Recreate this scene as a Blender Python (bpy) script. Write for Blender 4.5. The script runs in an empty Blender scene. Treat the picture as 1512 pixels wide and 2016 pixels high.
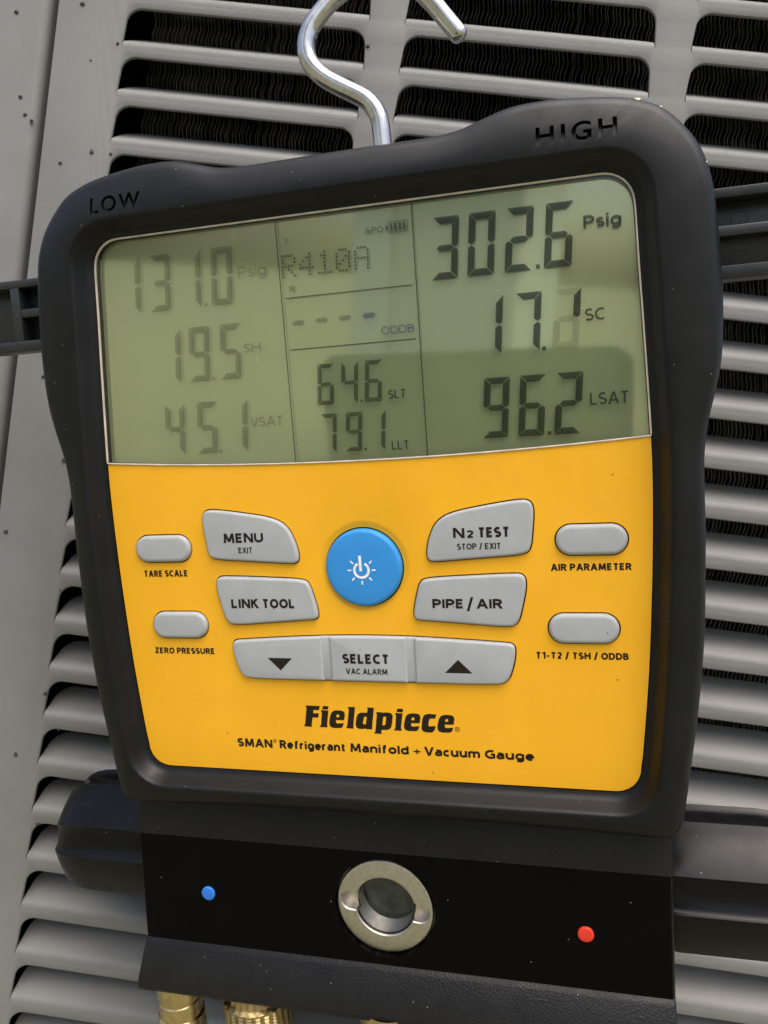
import bpy, bmesh, math, random
from mathutils import Vector, Matrix

random.seed(7)
R = math.radians
MM = 0.001
K = 1.055                      # grille scale; louvre row pitch = 20 mm * K
H0 = 0.80                      # height of the first louvre row over the ground
scene = bpy.context.scene
col = scene.collection

# ------------------------------------------------------------------ camera
CAM0 = Vector((162.23204, -352.92777, -196.82225)) * (K / 1.125)
cam_d = bpy.data.cameras.new('camera')
cam = bpy.data.objects.new('camera', cam_d)
col.objects.link(cam)
cam_d.sensor_fit = 'VERTICAL'
cam_d.sensor_height = 36.0
cam_d.lens = 36.0 * 1515.0 / 2016.0
cam_d.clip_start = 0.005
cam_d.clip_end = 500
CR = Matrix(((0.99158, -0.122421, 0.042221), (0.043521, 0.007959, -0.999021), (0.121965, 0.992446, 0.01322)))
cam.matrix_world = Matrix.Translation(CAM0 * MM + Vector((0, 0, H0))) @ CR.to_4x4()
scene.camera = cam

# ------------------------------------------------------------------ sky, sun, exposure
SUN_EL, SUN_AZ = R(68), R(18)          # azimuth from -Y (the viewer's side) towards +X; high, veiled sun
world = bpy.data.worlds.new('World')
scene.world = world
world.use_nodes = True
nt = world.node_tree
bg = nt.nodes['Background']
sky = nt.nodes.new('ShaderNodeTexSky')
sky.sky_type = 'NISHITA'
sky.sun_disc = False
sky.sun_elevation = SUN_EL
sky.sun_rotation = math.pi - SUN_AZ
sky.air_density = 0.8
sky.dust_density = 5.0
sky.ozone_density = 0.0
nt.links.new(sky.outputs['Color'], bg.inputs['Color'])
bg.inputs['Strength'].default_value = 0.15
sd = bpy.data.lights.new('sun', 'SUN')
sd.energy = 1.5
sd.angle = R(70)
sd.color = (1.0, 0.98, 0.95)
sun = bpy.data.objects.new('sun', sd)
col.objects.link(sun)
sdir = Vector((math.sin(SUN_AZ) * math.cos(SUN_EL), -math.cos(SUN_AZ) * math.cos(SUN_EL), math.sin(SUN_EL)))
sun.rotation_euler = sdir.to_track_quat('Z', 'Y').to_euler()
vs = scene.view_settings
vs.view_transform = 'Standard'
vs.look = 'None'
vs.gamma = 1.0
vs.exposure = 0.85
vs.use_curve_mapping = False
scene.cycles.max_bounces = 8
scene.cycles.transparent_max_bounces = 16
scene.cycles.use_denoising = True


# ------------------------------------------------------------------ materials
def new_mat(name):
    m = bpy.data.materials.new(name)
    m.use_nodes = True
    t = m.node_tree
    return m, t, t.nodes['Principled BSDF']


def N(t, kind, **kw):
    n = t.nodes.new(kind)
    for k, v in kw.items():
        setattr(n, k, v)
    return n


def coords(t, scale=(1, 1, 1)):
    tc = N(t, 'ShaderNodeTexCoord')
    mp = N(t, 'ShaderNodeMapping')
    mp.inputs['Scale'].default_value = scale
    t.links.new(tc.outputs['Object'], mp.inputs['Vector'])
    return mp.outputs['Vector']


def noise(t, vec, scale, detail=2.0, rough=0.5):
    n = N(t, 'ShaderNodeTexNoise')
    n.inputs['Scale'].default_value = scale
    n.inputs['Detail'].default_value = detail
    n.inputs['Roughness'].default_value = rough
    t.links.new(vec, n.inputs['Vector'])
    return n.outputs['Fac']


def ramp(t, fac, stops):
    r = N(t, 'ShaderNodeValToRGB')
    e = r.color_ramp.elements
    e[0].position, e[0].color = stops[0][0], stops[0][1]
    e[1].position, e[1].color = stops[-1][0], stops[-1][1]
    for p, c in stops[1:-1]:
        x = e.new(p)
        x.color = c
    t.links.new(fac, r.inputs['Fac'])
    return r.outputs['Color']


def g(v, a=1.0):
    return (v, v, v, a) if not isinstance(v, tuple) else (*v, a)


def mixc(t, fac, a, b):
    m = N(t, 'ShaderNodeMix', data_type='RGBA')
    for sock, val in ((m.inputs['Factor'], fac), (m.inputs[6], a), (m.inputs[7], b)):
        if hasattr(val, 'links'):
            t.links.new(val, sock)
        else:
            sock.default_value = val
    return m.outputs[2]


def bump(t, b, height, strength, dist):
    n = N(t, 'ShaderNodeBump')
    n.inputs['Strength'].default_value = strength
    n.inputs['Distance'].default_value = dist
    t.links.new(height, n.inputs['Height'])
    t.links.new(n.outputs['Normal'], b.inputs['Normal'])


def specks(t, vec, scale, size, keep):
    """sparse dust: small cores of a few voronoi cells"""
    v = N(t, 'ShaderNodeTexVoronoi')
    v.inputs['Scale'].default_value = scale
    t.links.new(vec, v.inputs['Vector'])
    a = N(t, 'ShaderNodeMath', operation='LESS_THAN')
    a.inputs[1].default_value = size
    t.links.new(v.outputs['Distance'], a.inputs[0])
    s = N(t, 'ShaderNodeSeparateColor')
    t.links.new(v.outputs['Color'], s.inputs[0])
    c = N(t, 'ShaderNodeMath', operation='LESS_THAN')
    c.inputs[1].default_value = keep
    t.links.new(s.outputs[0], c.inputs[0])
    m = N(t, 'ShaderNodeMath', operation='MULTIPLY')
    t.links.new(a.outputs[0], m.inputs[0])
    t.links.new(c.outputs[0], m.inputs[1])
    return m.outputs[0]


def black_plastic(name, base, rough, grain=900, gs=0.25, gd=0.0001, dust=True, spec=0.5, pebble=False, haze=0.022):
    m, t, b = new_mat(name)
    v = coords(t)
    f = noise(t, v, 60, 4, 0.6)
    c = ramp(t, f, [(0.3, g(tuple(x * 0.8 for x in base))), (0.7, g(tuple(x * 1.25 for x in base)))])
    if dust:
        s = specks(t, v, 420, 0.07, 0.075)
        c = mixc(t, s, c, g((0.26, 0.25, 0.22)))
        hz = noise(t, v, 22, 5, 0.65)
        hz = ramp(t, hz, [(0.45, g(0.0)), (0.8, g(haze))])
        c = mixc(t, hz, c, g((0.22, 0.20, 0.16)))
    t.links.new(c, b.inputs['Base Color'])
    rr = ramp(t, noise(t, v, 140, 4), [(0.3, g(rough - 0.06)), (0.7, g(rough + 0.08))])
    t.links.new(rr, b.inputs['Roughness'])
    b.inputs['Specular IOR Level'].default_value = spec
    if pebble:
        vo = N(t, 'ShaderNodeTexVoronoi', feature='SMOOTH_F1')
        vo.inputs['Scale'].default_value = grain
        t.links.new(v, vo.inputs['Vector'])
        bump(t, b, vo.outputs['Distance'], gs, gd)
    else:
        bump(t, b, noise(t, v, grain, 3, 0.6), gs, gd)
    return m


M = {}


def build_materials():
    # painted sheet steel, warm light grey with orange peel and grime
    m, t, b = new_mat('painted_steel')
    v = coords(t)
    big = noise(t, v, 14, 5, 0.6)
    c = ramp(t, big, [(0.3, g((0.163, 0.162, 0.150))), (0.7, g((0.215, 0.214, 0.202)))])
    sm = noise(t, v, 160, 4, 0.7)
    c = mixc(t, ramp(t, sm, [(0.5, g(0.0)), (0.9, g(0.25))]), c, g((0.20, 0.192, 0.168)))
    s = specks(t, v, 260, 0.09, 0.05)
    c = mixc(t, s, c, g((0.16, 0.15, 0.13)))
    t.links.new(c, b.inputs['Base Color'])
    b.inputs['Roughness'].default_value = 0.62
    b.inputs['Specular IOR Level'].default_value = 0.3
    bump(t, b, noise(t, v, 900, 3, 0.6), 0.4, 0.00022)
    M['steel'] = m
    m, t, b = new_mat('coil_aluminium')
    v = coords(t)
    c = ramp(t, noise(t, v, 90, 3), [(0.3, g((0.11, 0.11, 0.10))), (0.7, g((0.33, 0.325, 0.30)))])
    t.links.new(c, b.inputs['Base Color'])
    b.inputs['Roughness'].default_value = 0.5
    b.inputs['Metallic'].default_value = 0.2
    M['fin'] = m
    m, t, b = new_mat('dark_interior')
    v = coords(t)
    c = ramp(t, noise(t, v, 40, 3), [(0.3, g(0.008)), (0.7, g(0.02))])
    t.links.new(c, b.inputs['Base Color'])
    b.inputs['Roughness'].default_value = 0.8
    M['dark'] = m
    m, t, b = new_mat('dirt')
    v = coords(t)
    c = ramp(t, noise(t, v, 900, 3), [(0.3, g((0.012, 0.011, 0.010))), (0.7, g((0.05, 0.045, 0.04)))])
    t.links.new(c, b.inputs['Base Color'])
    b.inputs['Roughness'].default_value = 0.7
    M['dirt'] = m
    m, t, b = new_mat('crumb')
    v = coords(t)
    c = ramp(t, noise(t, v, 1500, 3), [(0.3, g((0.42, 0.30, 0.17))), (0.7, g((0.70, 0.60, 0.45)))])
    t.links.new(c, b.inputs['Base Color'])
    b.inputs['Roughness'].default_value = 0.8
    M['crumb'] = m
    M['bezel'] = black_plastic('rubber_bezel', (0.005, 0.0053, 0.0052), 0.42, 1300, 0.3, 0.0001, spec=0.26, haze=0.012)
    M['housing'] = black_plastic('rear_plastic', (0.018, 0.018, 0.018), 0.45, 1200, 0.2, 0.00006)
    M['bracket'] = black_plastic('bracket_plastic', (0.017, 0.018, 0.019), 0.32, 700, 0.15, 0.00008, spec=0.5, haze=0.01)
    M['pebble'] = black_plastic('pebbled_metal', (0.007, 0.0068, 0.0066), 0.42, 1700, 0.5, 0.00025, pebble=True, spec=0.24, haze=0.004)
    M['face'] = black_plastic('black_faceplate', (0.0016, 0.0015, 0.0014), 0.55, 1500, 0.15, 0.00005, spec=0.07, haze=0.0)
    M['knob'] = black_plastic('knob_plastic', (0.0035, 0.0035, 0.0038), 0.24, 900, 0.06, 0.00003, spec=0.19, haze=0.0)
    # yellow label
    m, t, b = new_mat('yellow_label')
    v = coords(t)
    c = ramp(t, noise(t, v, 30, 4), [(0.3, g((0.87, 0.425, 0.013))), (0.7, g((0.93, 0.465, 0.018)))])
    s = specks(t, v, 210, 0.07, 0.10)
    c = mixc(t, s, c, g((0.40, 0.20, 0.03)))
    t.links.new(c, b.inputs['Base Color'])
    sm = noise(t, v, 55, 7, 0.7)
    c = mixc(t, ramp(t, sm, [(0.52, g(0.0)), (0.85, g(0.22))]), c, g((0.58, 0.27, 0.03)))
    t.links.new(c, b.inputs['Base Color'])
    rr = ramp(t, noise(t, v, 38, 6, 0.7), [(0.35, g(0.36)), (0.7, g(0.6))])
    t.links.new(rr, b.inputs['Roughness'])
    b.inputs['Specular IOR Level'].default_value = 0.35
    bump(t, b, noise(t, v, 1500, 2), 0.15, 0.00005)
    M['yellow'] = m
    for nm, base, rg in (('grey_rubber', (0.385, 0.40, 0.405), 0.52), ('blue_rubber', (0.035, 0.27, 0.66), 0.48)):
        m, t, b = new_mat(nm)
        v = coords(t)
        c = ramp(t, noise(t, v, 120, 5, 0.6), [(0.3, g(tuple(x * 0.94 for x in base))), (0.7, g(tuple(x * 1.05 for x in base)))])
        s = specks(t, v, 420, 0.10, 0.07)
        c = mixc(t, s, c, g((0.12, 0.10, 0.08)))
        t.links.new(c, b.inputs['Base Color'])
        b.inputs['Roughness'].default_value = rg
        b.inputs['Specular IOR Level'].default_value = 0.35
        bump(t, b, noise(t, v, 1800, 2), 0.12, 0.00004)
        M[nm] = m
    for nm, base in (('ink', (0.016, 0.010, 0.005)), ('white_ink', (0.86, 0.87, 0.88))):
        m, t, b = new_mat(nm)
        v = coords(t)
        c = ramp(t, noise(t, v, 700, 3), [(0.3, g(tuple(x * 0.85 for x in base))), (0.7, g(tuple(min(1, x * 1.1) for x in base)))])
        t.links.new(c, b.inputs['Base Color'])
        b.inputs['Roughness'].default_value = 0.55
        b.inputs['Specular IOR Level'].default_value = 0.25
        M[nm] = m
    # LCD: yellow-green diffusing reflector with a soft gloss
    m, t, b = new_mat('lcd_reflector')
    v = coords(t)
    c = ramp(t, noise(t, v, 25, 3), [(0.3, g((0.285, 0.330, 0.158))), (0.7, g((0.325, 0.370, 0.185)))])
    t.links.new(c, b.inputs['Base Color'])
    b.inputs['Roughness'].default_value = 0.8
    gl = N(t, 'ShaderNodeBsdfGlossy')
    gl.inputs['Color'].default_value = (0.56, 0.60, 0.42, 1)
    gl.inputs['Roughness'].default_value = 0.05
    mx = N(t, 'ShaderNodeMixShader')
    mx.inputs['Fac'].default_value = 0.44
    out = t.nodes['Material Output']
    t.links.new(b.outputs[0], mx.inputs[1])
    t.links.new(gl.outputs[0], mx.inputs[2])
    t.links.new(mx.outputs[0], out.inputs['Surface'])
    M['lcd'] = m
    for nm, al in (('segment_strong', 0.80), ('segment_mid', 0.66), ('segment_weak', 0.34), ('segment_ghost', 0.16)):
        m, t, b = new_mat(nm)
        v = coords(t)
        c = ramp(t, noise(t, v, 90, 2), [(0.3, g((0.016, 0.020, 0.012))), (0.7, g((0.024, 0.030, 0.016)))])
        t.links.new(c, b.inputs['Base Color'])
        b.inputs['Roughness'].default_value = 0.7
        b.inputs['Specular IOR Level'].default_value = 0.1
        b.inputs['Alpha'].default_value = al
        M[nm] = m
    m, t, b = new_mat('segment_blue')
    c = ramp(t, noise(t, coords(t), 90, 2), [(0.3, g((0.03, 0.045, 0.10))), (0.7, g((0.04, 0.06, 0.13)))])
    t.links.new(c, b.inputs['Base Color'])
    b.inputs['Roughness'].default_value = 0.7
    b.inputs['Alpha'].default_value = 0.62
    M['segment_blue'] = m
    # clear cover: transparent film with a Fresnel gloss, faint smears
    m, t, b = new_mat('clear_cover')
    v = coords(t)
    tr = N(t, 'ShaderNodeBsdfTransparent')
    tr.inputs['Color'].default_value = (0.97, 0.98, 0.96, 1)
    gl = N(t, 'ShaderNodeBsdfGlossy')
    rr = ramp(t, noise(t, v, 26, 6, 0.7), [(0.45, g(0.02)), (0.75, g(0.22))])
    t.links.new(rr, gl.inputs['Roughness'])
    fr = N(t, 'ShaderNodeFresnel')
    fr.inputs['IOR'].default_value = 1.5
    mx = N(t, 'ShaderNodeMixShader')
    t.links.new(fr.outputs[0], mx.inputs['Fac'])
    t.links.new(tr.outputs[0], mx.inputs[1])
    t.links.new(gl.outputs[0], mx.inputs[2])
    df = N(t, 'ShaderNodeBsdfDiffuse')
    df.inputs['Color'].default_value = (0.5, 0.5, 0.44, 1)
    s = specks(t, v, 260, 0.045, 0.16)
    mx2 = N(t, 'ShaderNodeMixShader')
    t.links.new(s, mx2.inputs['Fac'])
    t.links.new(mx.outputs[0], mx2.inputs[1])
    t.links.new(df.outputs[0], mx2.inputs[2])
    t.links.new(mx2.outputs[0], t.nodes['Material Output'].inputs['Surface'])
    M['cover'] = m
    m, t, b = new_mat('pane_edge_light')  # light refracted along the pane rim, put into a pale colour
    c = ramp(t, noise(t, coords(t), 200, 3), [(0.3, g((0.50, 0.42, 0.33))), (0.7, g((0.72, 0.62, 0.50)))])
    t.links.new(c, b.inputs['Base Color'])
    b.inputs['Roughness'].default_value = 0.3
    M['edge_light'] = m
    # metals
    for nm, base, rg, sc in (('steel_rod', (0.62, 0.61, 0.58), 0.15, 300), ('nickel', (0.63, 0.585, 0.52), 0.34, 700), ('brass', (0.70, 0.54, 0.27), 0.24, 400), ('knurled_brass', (0.52, 0.39, 0.18), 0.36, 400), ('thread_metal', (0.20, 0.185, 0.16), 0.36, 500)):
        m, t, b = new_mat(nm)
        v = coords(t)
        f = noise(t, v, sc, 5, 0.65)
        c = ramp(t, f, [(0.3, g(tuple(x * 0.72 for x in base))), (0.7, g(base))])
        t.links.new(c, b.inputs['Base Color'])
        b.inputs['Metallic'].default_value = 1.0
        rr = ramp(t, noise(t, v, 150, 5, 0.7), [(0.3, g(rg - 0.06)), (0.7, g(rg + 0.14))])
        t.links.new(rr, b.inputs['Roughness'])
        bump(t, b, noise(t, v, 900, 3), 0.12, 0.00005)
        M[nm] = m
    m, t, b = new_mat('sight_glass')
    c = ramp(t, noise(t, coords(t), 160, 4), [(0.3, g((0.012, 0.015, 0.013))), (0.7, g((0.10, 0.11, 0.09)))])
    t.links.new(c, b.inputs['Base Color'])
    b.inputs['Roughness'].default_value = 0.12
    M['sight'] = m
    for nm, base in (('blue_dot', (0.03, 0.20, 0.72)), ('red_dot', (0.80, 0.045, 0.018))):
        m, t, b = new_mat(nm)
        c = ramp(t, noise(t, coords(t), 500, 3), [(0.3, g(tuple(x * 0.88 for x in base))), (0.7, g(base))])
        t.links.new(c, b.inputs['Base Color'])
        b.inputs['Roughness'].default_value = 0.35
        M[nm] = m
    m, t, b = new_mat('phone_case')
    c = ramp(t, noise(t, coords(t), 60, 3), [(0.3, g((0.030, 0.032, 0.034))), (0.7, g((0.05, 0.052, 0.055)))])
    t.links.new(c, b.inputs['Base Color'])
    b.inputs['Roughness'].default_value = 0.5
    M['phone'] = m
    m, t, b = new_mat('dry_lawn')
    v = coords(t)
    c = ramp(t, noise(t, v, 6, 6, 0.7), [(0.3, g((0.125, 0.128, 0.070))), (0.7, g((0.205, 0.200, 0.125)))])
    t.links.new(c, b.inputs['Base Color'])
    b.inputs['Roughness'].default_value = 0.9
    M['dry_lawn'] = m


build_materials()


# ------------------------------------------------------------------ mesh helpers
def finish(name, bm, mat, parent=None, smooth=True, angle=35):
    me = bpy.data.meshes.new(name)
    bmesh.ops.recalc_face_normals(bm, faces=bm.faces) if bm.faces else None
    bm.to_mesh(me)
    bm.free()
    if smooth:
        me.polygons.foreach_set('use_smooth', [True] * len(me.polygons))
        me.set_sharp_from_angle(angle=R(angle))
    me.materials.append(M[mat])
    o = bpy.data.objects.new(name, me)
    col.objects.link(o)
    if parent is not None:
        o.parent = parent
    return o


def tag(o, label=None, cat=None, group=None, kind=None):
    if label:
        o['label'] = label
    if cat:
        o['category'] = cat
    if group:
        o['group'] = group
    if kind:
        o['kind'] = kind
    return o


def empty(name, mat4):
    o = bpy.data.objects.new(name, None)
    o.empty_display_size = 0.02
    col.objects.link(o)
    o.matrix_world = mat4
    return o


VB = -285.0


def D(u, v, w):                 # gauge coordinates (mm): right, up, towards the viewer
    return Vector((u, -w, v - VB)) * MM


def G(u, v, w):                 # cabinet coordinates (mm) -> world
    return Vector((u * MM, -w * MM, v * MM + H0))


def catmull(pts, sub=6, closed=False):
    out = []
    n = len(pts)
    for i in range(n if closed else n - 1):
        p0 = pts[(i - 1) % n] if closed or i > 0 else (-pts[1][0] if abs(pts[0][0]) < 1e-6 else pts[0][0], pts[1][1])
        p1, p2 = pts[i], pts[(i + 1) % n]
        p3 = pts[(i + 2) % n] if closed or i + 2 < n else (-pts[n - 2][0] if abs(pts[n - 1][0]) < 1e-6 else pts[n - 1][0], pts[n - 2][1])
        for k in range(sub):
            s = k / sub
            out.append(tuple(0.5 * (2 * p1[j] + (p2[j] - p0[j]) * s + (2 * p0[j] - 5 * p1[j] + 4 * p2[j] - p3[j]) * s * s + (3 * p1[j] - p0[j] - 3 * p2[j] + p3[j]) * s ** 3) for j in (0, 1)))
    if not closed:
        out.append(pts[-1])
    return out


def chaikin(pts, it=2):
    for _ in range(it):
        q = []
        n = len(pts)
        for i in range(n):
            a, b = pts[i], pts[(i + 1) % n]
            q.append((a[0] * .75 + b[0] * .25, a[1] * .75 + b[1] * .25))
            q.append((a[0] * .25 + b[0] * .75, a[1] * .25 + b[1] * .75))
        pts = q
    return pts


def area(p):
    return 0.5 * sum(p[i][0] * p[(i + 1) % len(p)][1] - p[(i + 1) % len(p)][0] * p[i][1] for i in range(len(p)))


def offset(pts, d):
    """grow a closed outline by d mm"""
    n = len(pts)
    sg = 1 if area(pts) > 0 else -1
    out = []
    for i in range(n):
        a, b = Vector(pts[i - 1]), Vector(pts[(i + 1) % n])
        t = b - a
        if t.length < 1e-9:
            out.append(pts[i])
            continue
        t.normalize()
        out.append((pts[i][0] + sg * t.y * d, pts[i][1] - sg * t.x * d))
    return out


def resample(pts, marks, counts):
    """resample an open polyline between landmark indices"""
    out = []
    for (a, b), c in zip(zip(marks, marks[1:]), counts):
        seg = [Vector(p) for p in pts[a:b + 1]]
        L = [0]
        for i in range(1, len(seg)):
            L.append(L[-1] + (seg[i] - seg[i - 1]).length)
        j = 0
        for k in range(c):
            x = L[-1] * k / c
            while j < len(seg) - 2 and L[j + 1] < x:
                j += 1
            f = (x - L[j]) / max(1e-9, L[j + 1] - L[j])
            out.append(tuple(seg[j].lerp(seg[j + 1], f)))
    out.append(tuple(pts[marks[-1]]))
    return out


def nearest(pts, p):
    return min(range(len(pts)), key=lambda i: (pts[i][0] - p[0]) ** 2 + (pts[i][1] - p[1]) ** 2)


def mirror(half):               # half outline from top centre to bottom centre (right side) -> closed outline
    return half + [(-u, v) for u, v in reversed(half[1:-1])]


def loft(bm, rings, P=D, closed=False):
    """rings: list of (outline, w) with equal counts"""
    vr = []
    for pts, w in rings:
        ws = w if hasattr(w, '__len__') else [w] * len(pts)
        vr.append([bm.verts.new(P(p[0], p[1], x)) for p, x in zip(pts, ws)])
    n = len(vr[0])
    m = len(vr)
    for i in range(m if closed else m - 1):
        a, b = vr[i], vr[(i + 1) % m]
        for j in range(n):
            bm.faces.new((a[j], a[(j + 1) % n], b[(j + 1) % n], b[j]))
    return vr


def fill_holes(bm, loops, P=D, w=0.0):
    ed = []
    rings = []
    for lp in loops:
        vs_ = [bm.verts.new(P(p[0], p[1], w)) for p in lp]
        rings.append(vs_)
        for i in range(len(vs_)):
            ed.append(bm.edges.new((vs_[i], vs_[(i + 1) % len(vs_)])))
    bmesh.ops.triangle_fill(bm, use_beauty=True, use_dissolve=False, edges=ed)
    return rings


def box(bm, u0, u1, v0, v1, w0, w1, P=D):
    q = [bm.verts.new(P(u, v, w)) for u in (u0, u1) for v in (v0, v1) for w in (w0, w1)]
    for f in ((0, 1, 3, 2), (4, 6, 7, 5), (0, 4, 5, 1), (2, 3, 7, 6), (0, 2, 6, 4), (1, 5, 7, 3)):
        bm.faces.new([q[i] for i in f])


def circle(cu, cv, r, n=64):
    return [(cu + r * math.cos(2 * math.pi * i / n), cv + r * math.sin(2 * math.pi * i / n)) for i in range(n)]


def tube(bm, path, r, seg=20, P=D, cap=True):
    pts = [Vector(p) for p in path]
    rings = []
    up = Vector((0, 0, 1))
    for i, p in enumerate(pts):
        t = (pts[min(i + 1, len(pts) - 1)] - pts[max(i - 1, 0)]).normalized()
        a = up - t * up.dot(t)
        a.normalize()
        b = t.cross(a)
        rr = r[i] if hasattr(r, '__len__') else r
        rings.append([bm.verts.new(P(*(p + (a * math.cos(x) + b * math.sin(x)) * rr))) for x in [2 * math.pi * k / seg for k in range(seg)]])
    for a, b in zip(rings, rings[1:]):
        for k in range(seg):
            bm.faces.new((a[k], a[(k + 1) % seg], b[(k + 1) % seg], b[k]))
    if cap:
        bm.faces.new(rings[0])
        bm.faces.new(rings[-1])


def text_mesh(s, u0, u1, v0, cap, bold=0.0, extrude=0.0, spacing=1.0, shear=0.0):
    """built-in font, fitted between u0 and u1 on baseline v0 with the given capital height (mm); returns (verts, faces)"""
    cu = bpy.data.curves.new('txt', 'FONT')
    cu.body = s
    cu.size = 1.0
    cu.offset = bold
    cu.space_character = spacing
    cu.shear = shear
    cu.fill_mode = 'FRONT'
    cu.resolution_u = 6
    o = bpy.data.objects.new('txt', cu)
    col.objects.link(o)
    bpy.context.view_layer.update()
    dg = bpy.context.evaluated_depsgraph_get()
    me = bpy.data.meshes.new_from_object(o.evaluated_get(dg))
    vsx = [(v.co.x, v.co.y) for v in me.vertices]
    fs = [tuple(p.vertices) for p in me.polygons]
    bpy.data.objects.remove(o)
    bpy.data.curves.remove(cu)
    bpy.data.meshes.remove(me)
    x0, x1 = min(v[0] for v in vsx), max(v[0] for v in vsx)
    CAPH = 0.682 + 2 * bold
    sx = (u1 - u0) / (x1 - x0)
    sy = cap / CAPH
    return [(u0 + (x - x0) * sx, v0 + (y + bold) * sy) for x, y in vsx], fs


def add_flat(bm, verts, faces, w, P=D):
    vv = [bm.verts.new(P(u, v, w)) for u, v in verts]
    for f in faces:
        try:
            bm.faces.new([vv[i] for i in f])
        except ValueError:
            pass


# ------------------------------------------------------------------ print lettering: humanist sans built from strokes
def _arc(cx, cy, rx, ry, a0, a1, n=14):
    return [(cx + rx * math.cos(R(a0 + (a1 - a0) * k / n)), cy + ry * math.sin(R(a0 + (a1 - a0) * k / n))) for k in range(n + 1)]


def _p(*pts):
    out = []
    for p in pts:
        out += p if isinstance(p, list) else [p]
    return ('p', out)


def _d(*q):
    return ('d', q)


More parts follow.
